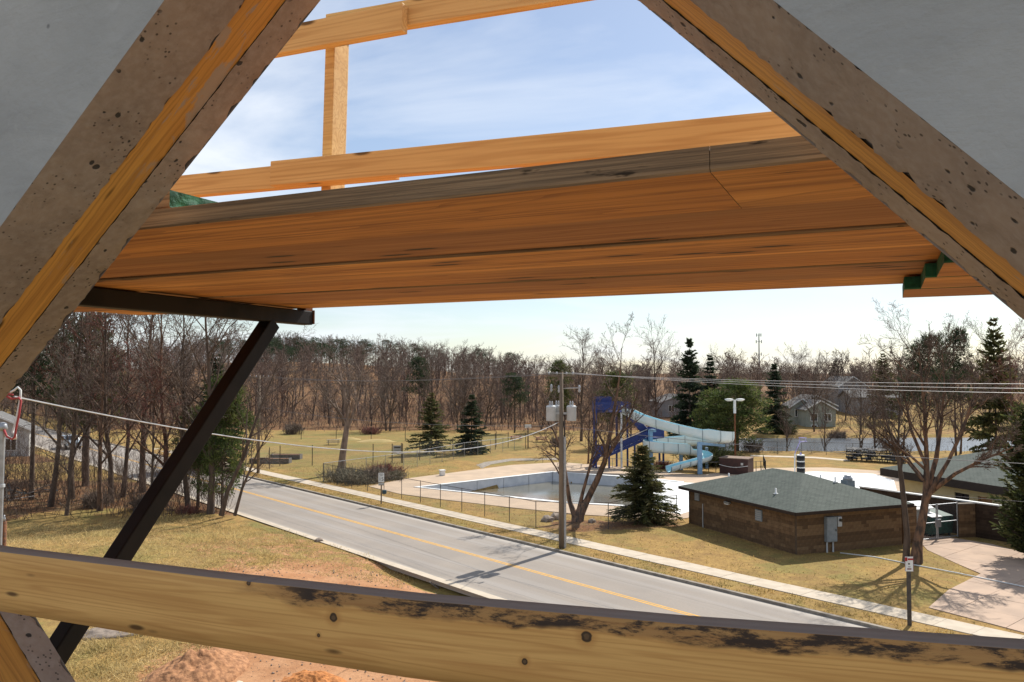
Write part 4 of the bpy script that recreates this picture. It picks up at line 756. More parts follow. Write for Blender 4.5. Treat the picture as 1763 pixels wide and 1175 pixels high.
def block_wall(p, q, h, parent, bl=.4, bh=.2, th=.2, base=-.15, rng=np.random.default_rng(5), mats='block', single=False):
    p, q = Vector((*p, 0)), Vector((*q, 0)); d = (q - p); L_ = d.length; d.normalize(); ang = math.atan2(d.y, d.x); m = MB(); R = Matrix.Rotation(ang, 3, 'Z'); nr = int((h - base) / bh) + 1; c_ = Vector((0, 0, 0))
    for r in range(nr):
        z = base + r * bh; hh = min(bh, h - z) - .012
        if hh <= .02: continue
        x = -(bl / 2 if r % 2 else 0); shade = int(rng.integers(0, 4))
        while x < L_:
            x0, x1 = max(x, 0), min(x + bl, L_)
            if x1 - x0 > .03:
                mid = p + d * ((x0 + x1) / 2)
                if single:
                    sh = shade if rng.uniform() < .82 else int(rng.integers(0, 4)); key = (round(x1 - x0, 2), round(hh, 2), sh)
                    if key not in BLOCKS:
                        mb = MB(); mb.box((0, 0, 0), (x1 - x0 - .012, th, hh)); ob = mb.build('block', M[mats][sh], parent); BLOCKS[key] = ob.data
                    else: ob = bpy.data.objects.new('block', BLOCKS[key]); link(ob, parent)
                    off = Vector((-d.y, d.x, 0)) * float(rng.uniform(-.004, .004)); ob.location = (mid.x + off.x, mid.y + off.y, z + hh / 2); ob.rotation_euler.z = ang; x += bl; continue
                m.box((mid.x, mid.y, z + hh / 2), (x1 - x0 - .012, th + float(rng.uniform(-.006, .008)), hh), rot=R, m=shade if rng.uniform() < .82 else int(rng.integers(0, 4)))
            x += bl
    o = None
    if not single: o = m.build('block_facing', M[mats], parent); o['kind'] = 'stuff'
    m = MB(); m.bar(p + Vector((0, 0, (h + base) / 2)), q + Vector((0, 0, (h + base) / 2)), th - .03, h - base - .01); m.build('wall_core', M['mortar'], parent); return o
Pc, Pl, Pr_ = G(1368, 953, LAWN), G(1167, 900, LAWN), G(1547, 935, LAWN)
ux = (Pr_ - Pc).normalized(); uy = Vector((-ux.y, ux.x, 0)); Lx = (Pr_ - Pc).length; Ly = (Pl - Pc).dot(uy); b_ang = math.atan2(ux.y, ux.x)
bld = empty('block_building', Pc, b_ang, 'low brown block building with green shingled hip roof', 'building')
H1 = 2.42
for p, q in (((0, .1), (Lx, .1)), ((.1, .2), (.1, Ly)), ((Lx - .1, .2), (Lx - .1, Ly)), ((.2, Ly - .1), (Lx - .2, Ly - .1))): block_wall(p, q, H1, bld, single=(p == (0, .1)))
rf1 = hip_roof('roof', Lx, Ly, H1 + .12, 1.55, .5, bld, (M['shingle'], M['fascia']))
def part_box(name, c, d, m_, parent, bev=.01):
    m = MB(); m.box(c, d); return m.build(name, m_, parent, bevel=bev)
# electric cabinet, meter, conduits on the front wall (y=0 plane)
cab = part_box('electric_cabinet', (2.35, -.13, 1.35), (.75, .26, 1.45), M['boxgrey'], bld, .02); part_box('door_seam', (2.35, -.268, 1.35), (.66, .012, 1.32), M['boxgrey'], cab, .004); part_box('handle', (2.60, -.285, 1.3), (.04, .04, .14), M['black'], cab)
mt = part_box('meter_box', (3.0, -.10, 1.75), (.30, .2, .58), M['can'], bld, .02); m = MB(); m.tube([(3.0, -.20, 1.85), (3.0, -.32, 1.85)], .09, 12); m.build('meter_dial', M['glass'], mt)
for x, z in ((2.10, .65), (2.55, .65)):
    m = MB(); m.tube([(x, -.08, -.1), (x, -.08, z)], .05, 8); m.build('conduit', M['can'], bld)
for yy, zz, s in ((9.9, 2.0, .5), (3.35, 1.75, .62)):
    v_ = part_box('wall_vent', (-.03, yy, zz), (.08, s, s * 1.1), M['boxgrey'], bld, .01)
    for q in range(5): part_box('louvre', (-.075, yy, zz - s * .4 + q * s * .2), (.02, s * .85, s * .08), M['siding'], v_, 0)
wl = part_box('wall_light', (-.12, 6.4, 2.1), (.22, .5, .16), M['galv'], bld, .03); part_box('light_lens', (-.14, 6.4, 2.0), (.16, .4, .05), M['white'], wl)
m = MB(); m.tube([(-.06, 9.2, -.1), (-.06, 9.2, 1.6)], .035, 8); m.build('downpipe', M['siding'], bld)
m = MB(); m.tube([(-.06, 10.8, -.1), (-.06, 10.8, 2.3)], .03, 8); m.build('downpipe', M['fascia'], bld)
def roof_z(x, y): 
    o_ = .5; return H1 + .12 + 1.55 * max(0, min(1, min(x + o_, Lx + o_ - x, y + o_, Ly + o_ - y) / ((min(Lx, Ly) + 2 * o_) / 2)))
for x, y in ((1.0, 3.0), (5.3, 2.6), (2.4, 9.6), (5.6, 4.2)):
    z = roof_z(x, y); m = MB(); m.lathe([(.16, -.02), (.14, .03), (.05, .06), (.05, .34)], (x, y, z), 10); m.build('vent_pipe', M['white'], rf1, True)
x, y = 6.6, 2.9; z = roof_z(x, y); m = MB(); m.box((x, y, z + .18), (.62, .62, .55)); fan = m.build('roof_fan', M['boxgrey'], rf1, bevel=.03); m = MB(); m.lathe([(.30, .42), (.30, .62), (.22, .64), (.22, .74), (.10, .78)], (x, y, z), 14); m.build('fan_hood', M['galv'], fan, True)

# courtyard walls, gate, dumpster
WA, WB = Vector((25.5, 60.3, 0)), Vector((34.55, 44.7, 0))
cw = empty('courtyard_wall', WA, 0, 'long brown block wall, coloured darker for its shaded face, with white coping behind the dumpster', 'wall'); q = WB - WA; block_wall((0, 0), (q.x, q.y), 2.25, cw, mats='shade_block'); m = MB(); m.bar((0, 0, 2.30), (q.x, q.y, 2.30), .32, .08); m.build('coping', M['white'], cw)
stub_end = WA.lerp(WB, .472); s0 = G(1643, 923, LAWN); st_ = empty('gate_pier_wall', s0, 0, 'short brown block pier wall right of the chain link gate', 'wall'); q = stub_end - s0; block_wall((0, 0), (q.x * .90, q.y * .90), 2.1, st_); m = MB(); m.bar((0, 0, 2.14), (q.x * .90, q.y * .90, 2.14), .26, .06); m.build('coping', M['curb'], st_)
e0 = Pr_ + ux * .25; e1 = Pr_ + ux * 1.35; lw = empty('wing_wall', e0, b_ang, 'short brown block wing wall joined to the brown building', 'wall'); block_wall((0, .2), (1.1, .2), 2.2, lw); m = MB(); m.bar((0, .2, 2.24), (1.1, .2, 2.24), .26, .06); m.build('coping', M['fascia'], lw)
g0 = e1 + uy * .2; gate = empty('chain_link_gate', (g0.x, g0.y, LAWN), math.atan2((s0 - g0).y, (s0 - g0).x), 'tall galvanised chain link double gate in front of the dumpster', 'gate'); GL = (s0 - g0).length
for x0, x1 in ((.05, GL / 2 - .06), (GL / 2 + .06, GL - .05)):
    m = MB(); m.tube([(x0, 0, .06), (x0, 0, 2.25)], .035, 8); lf = m.build('gate_frame', M['galv'], gate)
    m = MB(); m.tube([(x1, 0, .06), (x1, 0, 2.25)], .035, 8); m.build('upright', M['galv'], lf)
    for z in (.12, 1.1, 2.2):
        m = MB(); m.tube([(x0, 0, z), (x1, 0, z)], .03, 8); m.build('rail', M['galv'], lf)
    m = MB(); m.add([(x0, 0, .1), (x1, 0, .1), (x1, 0, 2.2), (x0, 0, 2.2)], [(0, 1, 2, 3)]); m.build('wire_mesh', M['link'], lf)
m = MB(); m.box((GL / 2, -.08, 1.05), (.5, .05, .5)); m.build('latch_plate', M['galv'], gate, bevel=.01)
dp = A3(1601, 900, 53.6); du = empty('dumpster', (dp.x, dp.y, .12), b_ang, 'dark green dumpster with lid behind the gate', 'dumpster')
m = MB(); m.add([(-.95, -.6, .15), (.95, -.6, .15), (.95, .6, .15), (-.95, .6, .15), (-.95, -.75, 1.2), (.95, -.75, 1.2), (.95, .7, 1.45), (-.95, .7, 1.45)], [(3, 2, 1, 0), (0, 1, 5, 4), (1, 2, 6, 5), (2, 3, 7, 6), (3, 0, 4, 7), (4, 5, 6, 7)]); m.build('body', M['dumpster'], du, bevel=.02)
for s in (-1, 1):
    m = MB(); m.box((s * .48, 0, 1.40), (.92, 1.5, .05), rot=Euler((.17, 0, 0)).to_matrix()); m.build('lid', M['white'] if s < 0 else M['dumpster'], du, bevel=.01); m = MB(); m.box((s * 1.02, -.1, .85), (.12, .9, .16)); m.build('side_pocket', M['dumpster'], du, bevel=.01)
for s in ((-.8, -.5), (.8, -.5), (-.8, .5), (.8, .5)):
    m = MB(); m.tube([(s[0] - .03, s[1], .08), (s[0] + .03, s[1], .08)], .08, 10); m.build('wheel', M['tyre'], du)
# white ribbed canopy behind the block building
cp = A3(1556, 868, 54.0); cn = empty('ribbed_canopy', (cp.x, cp.y, .12), b_ang, 'small shed with curved white ribbed metal roof behind the forked tree', 'shed')
m = MB(); m.box((0, 0, .85), (2.4, 1.5, 1.7)); m.build('wall', M['siding'], cn)
for q in range(9):
    m = MB(); P = [(-1.3 + 2.6 * q / 9 + .01, -1.0 + 2.0 * t / 8, 1.72 + .32 * math.sin(math.pi * t / 8)) for t in range(9)]; P2 = [(x + .27, y, z) for x, y, z in P]
    m.add(P + P2 + [(x, y, z - .05) for x, y, z in P + P2], [(t, t + 9, t + 10, t + 1) for t in range(8)] + [(t + 18, t + 19, t + 28, t + 27) for t in range(8)] + [(0, 18, 27, 9), (8, 17, 35, 26)] + [(t, t + 1, t + 19, t + 18) for t in range(8)] + [(t + 9, t + 27, t + 28, t + 10) for t in range(8)]); m.build('roof_panel', M['white'], cn)
# cream bath house with wide brown fascia
f0 = A3(1512, 812, 63); f1 = A3(1708, 838, 53); fx = Vector((f1.x - f0.x, f1.y - f0.y, 0)); FL = fx.length; fx.normalize(); fa_ = math.atan2(fx.y, fx.x)
bh = empty('bath_house', (f0.x, f0.y, 0), fa_, 'cream walled bath house with low green hip roof and deep brown fascia', 'building'); BL, BW = FL + 6, 13.0
hip_roof('roof', BL, BW, 3.35, 2.1, 0, bh, (M['shingle'], M['fascia']), fascia=.55)
wx0, wx1, wy0 = 1.3, BL - 1.5, .8
def wall_with_holes(name, x0, x1, y, z0, z1, holes, m_, parent, th=.2):
    m = MB(); xs = sorted({x0, x1, *[h[0] for h in holes], *[h[1] for h in holes]})
    for i in range(len(xs) - 1):
        a, b_ = xs[i], xs[i + 1]; mid = (a + b_) / 2; hs = [h for h in holes if h[0] <= mid <= h[1]]; zz = z0
        for h in sorted(hs, key=lambda h: h[2]):
            if h[2] > zz: m.box((mid, y + th / 2, (zz + h[2]) / 2), (b_ - a, th, h[2] - zz))
            zz = h[3]
        if zz < z1: m.box((mid, y + th / 2, (zz + z1) / 2), (b_ - a, th, z1 - zz))
    return m.build(name, m_, parent)
hx = FL * .70
wall_with_holes('wall', wx0, wx1, wy0, 0, 3.2, [(hx - 1.0, hx + .25, 1.3, 2.35), (hx + .95, hx + 2.1, .05, 2.35)], M['cream'], bh)
m = MB(); m.box((wx0 + .1, wy0 + 5.5, 1.6), (.2, 10.6, 3.2)); m.build('wall', M['cream'], bh); m = MB(); m.box((wx1 - .1, wy0 + 5.5, 1.6), (.2, 10.6, 3.2)); m.build('wall', M['cream'], bh)
wn = part_box('window', (hx - .375, wy0 + .12, 1.825), (1.24, .04, 1.04), M['glass'], bh, 0); part_box('frame', (hx - .375, wy0 + .06, 2.33), (1.24, .1, .05), M['fascia'], wn); part_box('frame', (hx - .375, wy0 + .06, 1.325), (1.24, .1, .05), M['fascia'], wn); part_box('frame', (hx - .375, wy0 + .06, 1.83), (.05, .08, .95), M['fascia'], wn)
dr = part_box('door', (hx + 1.525, wy0 + .12, 1.2), (1.14, .06, 2.28), M['orange_door'], bh, 0); part_box('handle', (hx + 1.95, wy0 + .06, 1.1), (.05, .06, .14), M['black'], dr); part_box('door_seam', (hx + 1.1, wy0 + .085, 1.2), (.03, .02, 2.2), M['fascia'], dr)

# ------------------------------------------------------------------ slide
def flume():
    root_p = G(1150, 812, .15); root = empty('water_slide', root_p, 0, 'pale blue spiral water slide flume on blue steel columns', 'water slide')
    ctrl = [(12.4, 91, 6.05), (14.4, 89.6, 5.05), (17.2, 88.2, 4.25), (20.2, 87.1, 3.6), (22.3, 87.0, 3.3), (23.3, 88.2, 3.15), (22.8, 90.0, 2.9), (20.6, 91.3, 2.6), (17.8, 91.6, 2.35), (15.6, 91.0, 2.2), (14.9, 89.8, 2.1), (15.9, 88.9, 2.0), (17.8, 89.0, 1.85), (19.6, 89.2, 1.7), (20.8, 88.6, 1.5), (20.7, 87.4, 1.25), (19.2, 86.4, .95), (17.6, 85.8, .65), (16.2, 85.2, .35)]
    ctrl = [np.array(c) - np.array(root_p) for c in ctrl]; P = []
    for i in range(len(ctrl) - 1):
        p0, p1, p2, p3 = ctrl[max(i - 1, 0)], ctrl[i], ctrl[i + 1], ctrl[min(i + 2, len(ctrl) - 1)]
        for t in np.arange(0, 1, .25): P.append(.5 * ((2 * p1) + (-p0 + p2) * t + (2 * p0 - 5 * p1 + 4 * p2 - p3) * t * t + (-p0 + 3 * p1 - 3 * p2 + p3) * t ** 3))
    P.append(ctrl[-1]); P = np.array(P); T = unit(np.gradient(P, axis=0)); Lr = unit(np.cross(T, np.array([[0, 0, 1.]]))); Up = np.cross(Lr, T)
    def prof(k, r, side):
        frac = k / (len(P) - 1); hs = 1.0 if frac < .78 else .45; out = []
        for a in np.linspace(-math.pi * .52, math.pi * .52, 9):
            x = math.sin(a) * r; y = r - math.cos(a) * r; out.append((x, y))
        e = hs * (.45 if frac < .18 else .62 if frac < .72 else .12); out = [(out[0][0], out[0][1] + e * (.35 if False else 1))] + out + [(out[-1][0], out[-1][1] + e)]; return out
    i0 = 0; n = len(P)
    while i0 < n - 1:
        i1 = min(i0 + 3, n - 1); m = MB(); O, I = [], []
        for k in range(i0, i1 + 1):
            for r, dst in ((.55, O), (.50, I)): dst.append([P[k] + Lr[k] * x + np.array([0, 0, 1]) * (y + (.05 if r == .50 else 0)) for x, y in prof(k, r, 0)])
        q = len(O[0]); rows = len(O); V = [v for row in O for v in row] + [v for row in I for v in row]; o = rows * q; F, MI = [], []
        for a in range(rows - 1):
            for j in range(q - 1):
                F.append((a * q + j, (a + 1) * q + j, (a + 1) * q + j + 1, a * q + j + 1)); MI.append(0); F.append((o + a * q + j, o + a * q + j + 1, o + (a + 1) * q + j + 1, o + (a + 1) * q + j)); MI.append(1)
            for j in (0, q - 1): F.append((a * q + j, o + a * q + j, o + (a + 1) * q + j, (a + 1) * q + j)); MI.append(0)
        me = MB(); me.v = [tuple(v) for v in V]; me.f = F; me.m = MI; s = me.build('flume_section', [M['flume'], M['flume_in']], root)
        fl = MB(); ring = [P[i1] + Lr[i1] * x * 1.08 + np.array([0, 0, 1]) * (y * 1.02 - .03) for x, y in prof(i1, .55, 0)]; fl.tube([Vector(v) for v in ring], .028, 5); fl.build('flange', M['flange'], s)
        i0 = i1
    def col(px, Y, z1, w=.42, arm=None):
        p = A3(px, 700, Y) - root_p; m = MB(); m.box((p.x, p.y, z1 / 2 - .15), (w, w, z1)); c_ = m.build('support_column', M['steelblue'], root, bevel=.03)
        if arm: m = MB(); m.bar((p.x, p.y, z1 - .25), tuple(Vector(arm) - root_p), .3, .28); m.build('support_arm', M['steelblue'], c_, bevel=.02)
    col(1203, 86.0, 3.4, .45, (22.8, 88.4, 2.85)); col(1171, 90, 2.1, .38, (15.6, 91.0, 1.95)); col(1120, 90, 4.5, .35, (15.5, 89.1, 4.4)); col(1215, 91.4, 2.4, .3)
flume()
def stair_tower():
    o = G(1075, 806, .15); root = empty('stair_tower', o, 0, 'dark blue steel stair tower with white treads leading to the slide', 'stair tower'); Yt = 92.0
    def loc(px, py, Y): return A3(px, py, Y) - o
    def platform(x0, x1, y0, y1, z):
        m = MB(); m.box(((x0 + x1) / 2, (y0 + y1) / 2, z), (x1 - x0, y1 - y0, .14)); p = m.build('platform', M['navy'], root, bevel=.01); 
        for (a, b_) in (((x0, y0), (x1, y0)), ((x0, y1), (x1, y1)), ((x0, y0), (x0, y1))):
            m = MB(); m.bar((*a, z + .62), (*b_, z + .62), .05, .95); m.build('side_panel', M['navy'], p)
    top_z = 6.2; X = lambda px: (px - CX) / F_PX * Yt - o.x
    platform(X(1021), X(1083), 91 - o.y, 93.2 - o.y, top_z); platform(X(1022), X(1052), 91.5 - o.y, 93.2 - o.y, top_z + .55); platform(X(1112), X(1138), 91 - o.y, 93.4 - o.y, 3.3); platform(X(1026), X(1046), 91 - o.y, 93.4 - o.y, 1.3)
    def flight(xa, za, xb, zb, y0, y1, n):
        m = MB()
        for y in (y0, y1): m.bar((xa, y, za), (xb, y, zb), .06, .3); 
        m.build('stringer', M['navy'], root)
        for q in range(n):
            t = (q + .5) / n; m = MB(); m.box((xa + (xb - xa) * t, (y0 + y1) / 2, za + (zb - za) * t + .1), (abs(xb - xa) / n * 1.05, y1 - y0, .05)); m.build('tread', M['tread'], root)
        for y in (y0, y1):
            for hz in (.55, 1.0):
                m = MB(); m.tube([(xa, y, za + hz), (xb, y, zb + hz)], .035, 6); m.build('handrail', M['tread' if y == y0 and hz > .8 else 'navy'], root)
            m = MB(); m.bar((xa, y, za + .5), (xb, y, zb + .5), .03, .55); m.build('side_panel', M['navy'], root)
    flight(X(1044), 1.35, X(1114), 3.35, 91.1 - o.y, 92.1 - o.y, 11); flight(X(1114), 3.35, X(1076), 6.2, 92.3 - o.y, 93.3 - o.y, 14); flight(X(1018), .1, X(1030), 1.3, 91.1 - o.y, 92.1 - o.y, 6)
    for px, y, z1, mm in ((1024, 91.0, 7.4, 'navy'), (1024, 93.2, 7.2, 'navy'), (1082, 93.2, 7.2, 'navy'), (1067, 91.0, 6.3, 'tread'), (1062, 92.6, 6.2, 'navy'), (1090, 91.2, 3.2, 'navy'), (1114, 91.0, 4.4, 'steelblue'), (1138, 91.0, 4.4, 'navy'), (1138, 93.4, 4.4, 'navy'), (1046, 91.0, 2.4, 'navy')):
        m = MB(); m.box((X(px), y - o.y, z1 / 2 - .15), (.2, .2, z1)); m.build('post', M[mm], root)
stair_tower()
# maroon box, lamp post
bx = empty('pump_box', G(1266, 814, .15), -.55, 'dark maroon panelled box with flat tan top beside the lamp post', 'box'); 
for (c_, d_) in (((0, -1.1, .8), (2.9, .08, 1.6)), ((-1.45, 0, .8), (.08, 2.12, 1.6)), ((1.45, 0, .8), (.08, 2.12, 1.6)), ((0, 1.1, .8), (2.9, .08, 1.6))): part_box('side_panel', c_, d_, M['maroon'], bx)
part_box('top', (0, 0, 1.64), (3.05, 2.35, .08), M['tanroof'], bx); m = MB(); m.tube([(-1.5 + .3 * i, -1.17, .95 - .22 * math.sin(math.pi * i / 10)) for i in range(11)], .025, 6); m.build('rope', M['white'], bx); part_box('round_sign', (.9, -1.16, 1.1), (.25, .03, .25), M['siding'], bx, .01)
lp = empty('lamp_post', (A3(1264, 700, 91).x, 91, .1), 0, 'brown and white double-headed lamp post behind the maroon box', 'lamp post'); ztop = EYE - (690 - HOR) / F_PX * 91
m = MB(); m.tube([(0, 0, -.2), (0, 0, ztop - 1.5)], .10, 10); m.build('lower_pole', M['rust'], lp); m = MB(); m.tube([(0, 0, ztop - 1.5), (0, 0, ztop - .05)], .15, 10); m.build('upper_pole', M['white'], lp)
for s in (-1, 1):
    m = MB(); m.bar((0, 0, ztop - .05), (s * .45, 0, ztop - .02), .1, .1); m.build('arm', M['white'], lp); m = MB(); m.lathe([(.2, -.16), (.30, -.14), (.48, .0), (.46, .08), (.2, .13)], (s * .62, 0, ztop), 14); m.build('lamp_head', M['white'], lp, True)
# spray pipe and banded black barrel
sp_ = empty('spray_pipe', G(1366, 826, .15), 0, 'curved white and lavender spray pipe behind the brown roof', 'spray feature'); k = 78 / 1410
pts = [(0, 0, -.1), (-.02, 0, 1.2), (.02, 0, 2.6)]; m = MB(); m.tube(pts, .07, 8); m.build('lower_pipe', M['white'], sp_, True); m = MB(); m.tube([(.02, 0, 2.6), (.08, 0, 2.8), (.45, 0, 3.6), (.55, 0, 3.75), (1.0, 0, 3.78)], .05, 8); m.build('upper_pipe', M['lav'], sp_, True)
m = MB(); 
for s in (.5, 1.1):
    m.tube([(s, -.3, 3.8), (s, .3, 3.8)], .03, 6); m.tube([(s, 0, 3.8), (s, 0, 4.2)], .025, 6)
m.tube([(.5, -.3, 4.15), (1.1, -.3, 4.15)], .025, 6); m.tube([(.5, .3, 4.15), (1.1, .3, 4.15)], .025, 6); m.build('top_frame', M['lav'], sp_)
br = empty('banded_barrel', G(1376, 826, .15), 0, 'tall black barrel with white bands behind the brown roof', 'barrel'); 
for q in range(4):
    m = MB(); m.lathe([(.36, 0), (.40, .05), (.40, .45), (.36, .50)], (0, 0, .1 + q * .6), 16); m.build('barrel_ring', M['black'], br, True); m = MB(); m.lathe([(.37, 0), (.37, .10)], (0, 0, .6 + q * .6), 16); m.build('band', M['white'], br)
m = MB(); m.lathe([(.12, 2.5), (.10, 2.6), (.04, 2.72)], (0, 0, 0), 10); m.build('cap', M['lav'], br)
# stacked loungers
def lounger():
    e = empty('stacked_lounger', (0, 0, 0), 0); m = MB()
    for y in (-.3, .3): m.bar((-.95, y, .3), (.95, y, .3), .05, .06)
    for x in (-.9, .9): m.bar((x, -.3, .3), (x, .3, .3), .05, .06)
    m.build('frame', M['black'], e)
    for x in (-.8, .75):
        for y in (-.28, .28): mm = MB(); mm.bar((x, y, 0), (x, y, .3), .05, .05); mm.build('leg', M['black'], e)
    for i in range(9): mm = MB(); mm.box((-.8 + i * .2, 0, .345), (.13, .58, .025)); mm.build('slat', M['black' if i % 4 else 'timber_bed'], e)
    return e
lg0 = lounger(); first = True; pA, pB = G(1460, 792, .1), G(1552, 797, .1)
for i in range(12):
    for j in range(4):
        o = lg0 if first else copy_tree(lg0); first = False; p = pA.lerp(pB, i / 11); o.location = (p.x + random.uniform(-.1, .1), p.y + random.uniform(-.1, .1), .1 + j * .37); o.rotation_euler = (random.uniform(-.06, .06), random.uniform(-.12, .12) , 1.3 + random.uniform(-.12, .12))
        tag(o, '%s dark slatted sun lounger in the %s stack from the left on the lawn' % (('bottom', 'second', 'third', 'topmost')[j], ('first', 'second', 'third', 'fourth', 'fifth', 'sixth', 'seventh', 'eighth', 'ninth', 'tenth', 'eleventh', 'last')[i]), 'lounger', 'stacked loungers on the lawn')

# ------------------------------------------------------------------ utility poles and wires
def utility_pole(p, h, label, full=True):
    e = empty('utility_pole', p, R_ANG, label, 'utility pole'); m = MB(); m.tube([(0, 0, -.3), (0, 0, h * .5), (0.03, 0, h)], [.17, .145, .11], 10); m.build('shaft', M['pole'], e, True)
    m = MB(); m.bar((0, -.14, h - .25), (0, -.14, h - .25), .1, .1) if False else m.box((.0, -.0, h - .22), (.11, 2.3, .12)); arm = m.build('crossarm', M['pole'], e)
    for y in (-1.0, -.35, .45, 1.0):
        m = MB(); m.lathe([(.03, 0), (.06, .03), (.05, .08), (.06, .11), (.03, .16)], (0, y, h - .16), 8); m.build('insulator', M['ceram'], arm, True)
    if full:
        m = MB(); m.tube([(0, 0, h - 1.0), (.55, .35, h - .98), (.95, .6, h - .96)], .03, 6); m.build('bracket', M['galv'], e)
        for (x, y, z) in ((.95, .6, h - .98), (-.5, -.35, h - .95), (-.05, -.14, h - 1.0)): m = MB(); m.lathe([(.04, -.25), (.08, -.15), (.05, -.05), (.08, .05), (.04, .2)], (x, y, z), 8); m.build('fuse_cutout', M['ceram'], e, True)
        rt = Matrix.Rotation(-R_ANG, 3, 'Z')
        for (wx, wy) in ((-.62, -.05), (.62, 0), (-.2, .5)):
            c_ = rt @ Vector((wx, wy, 0)); m = MB(); m.lathe([(.26, 0), (.29, .04), (.29, .80), (.31, .84), (.24, .92)], (c_.x, c_.y, h - 2.95), 18); can = m.build('transformer', M['can'], e, True)
            for s in (-.1, .1): m = MB(); m.lathe([(.05, .9), (.065, .98), (.04, 1.03), (.06, 1.08), (.02, 1.2)], (c_.x + s, c_.y, h - 2.95), 8); m.build('bushing', M['ceram'], can, True)
            m = MB(); m.bar((0, 0, h - 2.5), tuple(Vector((c_.x * .6, c_.y * .6, h - 2.5))), .06, .12); m.build('hanger', M['galv'], can)
        c_ = rt @ Vector((.20, -.04, 0)); m = MB(); m.tube([(c_.x, c_.y, -.1), (c_.x, c_.y, h * .63)], .085, 10); m.build('conduit', M['galv'], e); m = MB(); m.tube([(c_.x, c_.y, h * .63), (c_.x * 1.0, c_.y, h * .68), (c_.x * .6, c_.y * .6, h * .72)], .045, 8); m.build('cable', M['black'], e)
    return e
PA = G(966, 941, LAWN); utility_pole((PA.x, PA.y, LAWN), 10.55, 'wooden utility pole with three grey transformers beside the road')
PB = G(447, 814, LAWN); utility_pole((PB.x, PB.y, LAWN), 10.3, 'plain wooden utility pole at the far end of the pavement', False)
PC = PA + RE * 46
def wire(label, pts, r, m_, sag=.8, name='overhead_wire', n=16, group=None):
    a, b_ = Vector(pts[0]), Vector(pts[1]); P = [a.lerp(b_, i / n) - Vector((0, 0, 4 * sag * (i / n) * (1 - i / n))) - a for i in range(n + 1)]; m = MB(); m.tube(P, r, 5); o = m.build(name, m_); o.location = a; tag(o, label, 'wire', group); return o
for i, y in enumerate((-1.0, .45, 1.0)):
    off = RN * y; lab = ('power line, nearest of the three, running right from the pole top', 'power line, middle of the three, running right from the pole top', 'power line, farthest of the three, running right from the pole top')[i]
    wire(lab, (PA + off + Vector((0, 0, 10.5)), PC + off + Vector((0, 0, 10.5 - .12 * i))), .010, M['wire'], .45 + .12 * i)
    wire(lab.replace('running right from the pole top', 'running left between the two poles'), (PB + off + Vector((0, 0, 10.2)), PA + off + Vector((0, 0, 10.5))), .010, M['wire_dark'], .5)
wire('grey telephone cable running right from the pole at mid height', (PA + Vector((0, 0, 7.3)), PC + Vector((0, 0, 8.2))), .013, M['wire_dark'], .7); wire('grey telephone cable between the two poles', (PB + Vector((0, 0, 7.0)), PA + Vector((0, 0, 7.3))), .014, M['wire_dark'], .6)
wire('thin service wire crossing in front of the cream bath house', (A3(1400, 826, 62), A3(1810, 866, 40)), .012, M['wire_dark'], .15)
# service mast, its wires and the drop to the pole
ms = A3(8, 737, 14.0); mast = empty('service_mast', (ms.x, ms.y, 0), 0, 'grey metal conduit mast with weatherhead at the left edge', 'mast'); m = MB(); m.tube([(-.05, 0, -.2), (0, 0, ms.z)], .042, 10); m.build('pipe', M['galv'], mast); m = MB(); m.lathe([(.06, -.04), (.075, .0), (.06, .08), (.02, .1)], (0, 0, ms.z), 10); m.build('weatherhead', M['galv'], mast, True)
for z in (1.0, 2.05): m = MB(); m.lathe([(.055, 0), (.055, .05)], (0, 0, ms.z - z), 10); m.build('clamp', M['can'], mast)
at = A3(26, 683, 14.0); mo = Vector((ms.x, ms.y, 0))
for j, (mm, dx) in enumerate((('white', 0), ('redwire', .035))):
    P = [A3(x, y, 14.0) - mo + Vector((dx, 0, 0)) for x, y in ((9, 738), (13, 749), (22, 755), (31, 755), (30, 748), (25, 744), (31, 722), (35, 697), (37, 682), (37, 672), (32, 667), (26, 672), (19, 676))]; 
    if j: P = [A3(x, y, 13.95) - mo for x, y in ((10, 740), (15, 751), (24, 756), (29, 752), (30, 740), (35, 715), (38, 690), (34, 685), (22, 687), (14, 683), (15, 678), (24, 680))]
    m = MB(); m.tube(P, .018, 6); m.build('lead_wire', M[mm], mast, True)
wire('bright twisted service cable from the left mast to the utility pole', (at, PA + Vector((-.1, 0, 7.55))),   .016, M['wire'], 1.35, 'service_cable', 30)
bp = A3(15, 896, 34.0); rp_ = empty('vent_pipe', (bp.x, bp.y, ground_z(bp.x, bp.y) - .2), 0, 'rusty upright steel pipe with bright cap at the left edge', 'pipe'); hh = bp.z - rp_.location.z; m = MB(); m.tube([(0, 0, 0), (0, 0, hh)], .085, 12); m.build('pipe', M['rust'], rp_, True); m = MB(); m.lathe([(.05, hh), (.055, hh + .12), (.03, hh + .2), (.03, hh + .26)], (-.02, 0, 0), 10); m.build('cap', M['galv'], rp_, True)
# ground cable by the brown building
ca = [G(1441, 949, .15), G(1500, 956, .14), G(1560, 968, .14), G(1640, 983, .16), G(1763, 1008, .18), G(1850, 1028, .18)]; m = MB(); m.tube([p - ca[0] for p in ca], .035, 6); o = m.build('ground_cable', M['white'], None, True); o.location = ca[0]; tag(o, 'white cable lying across grass and driveway by the brown building', 'cable')
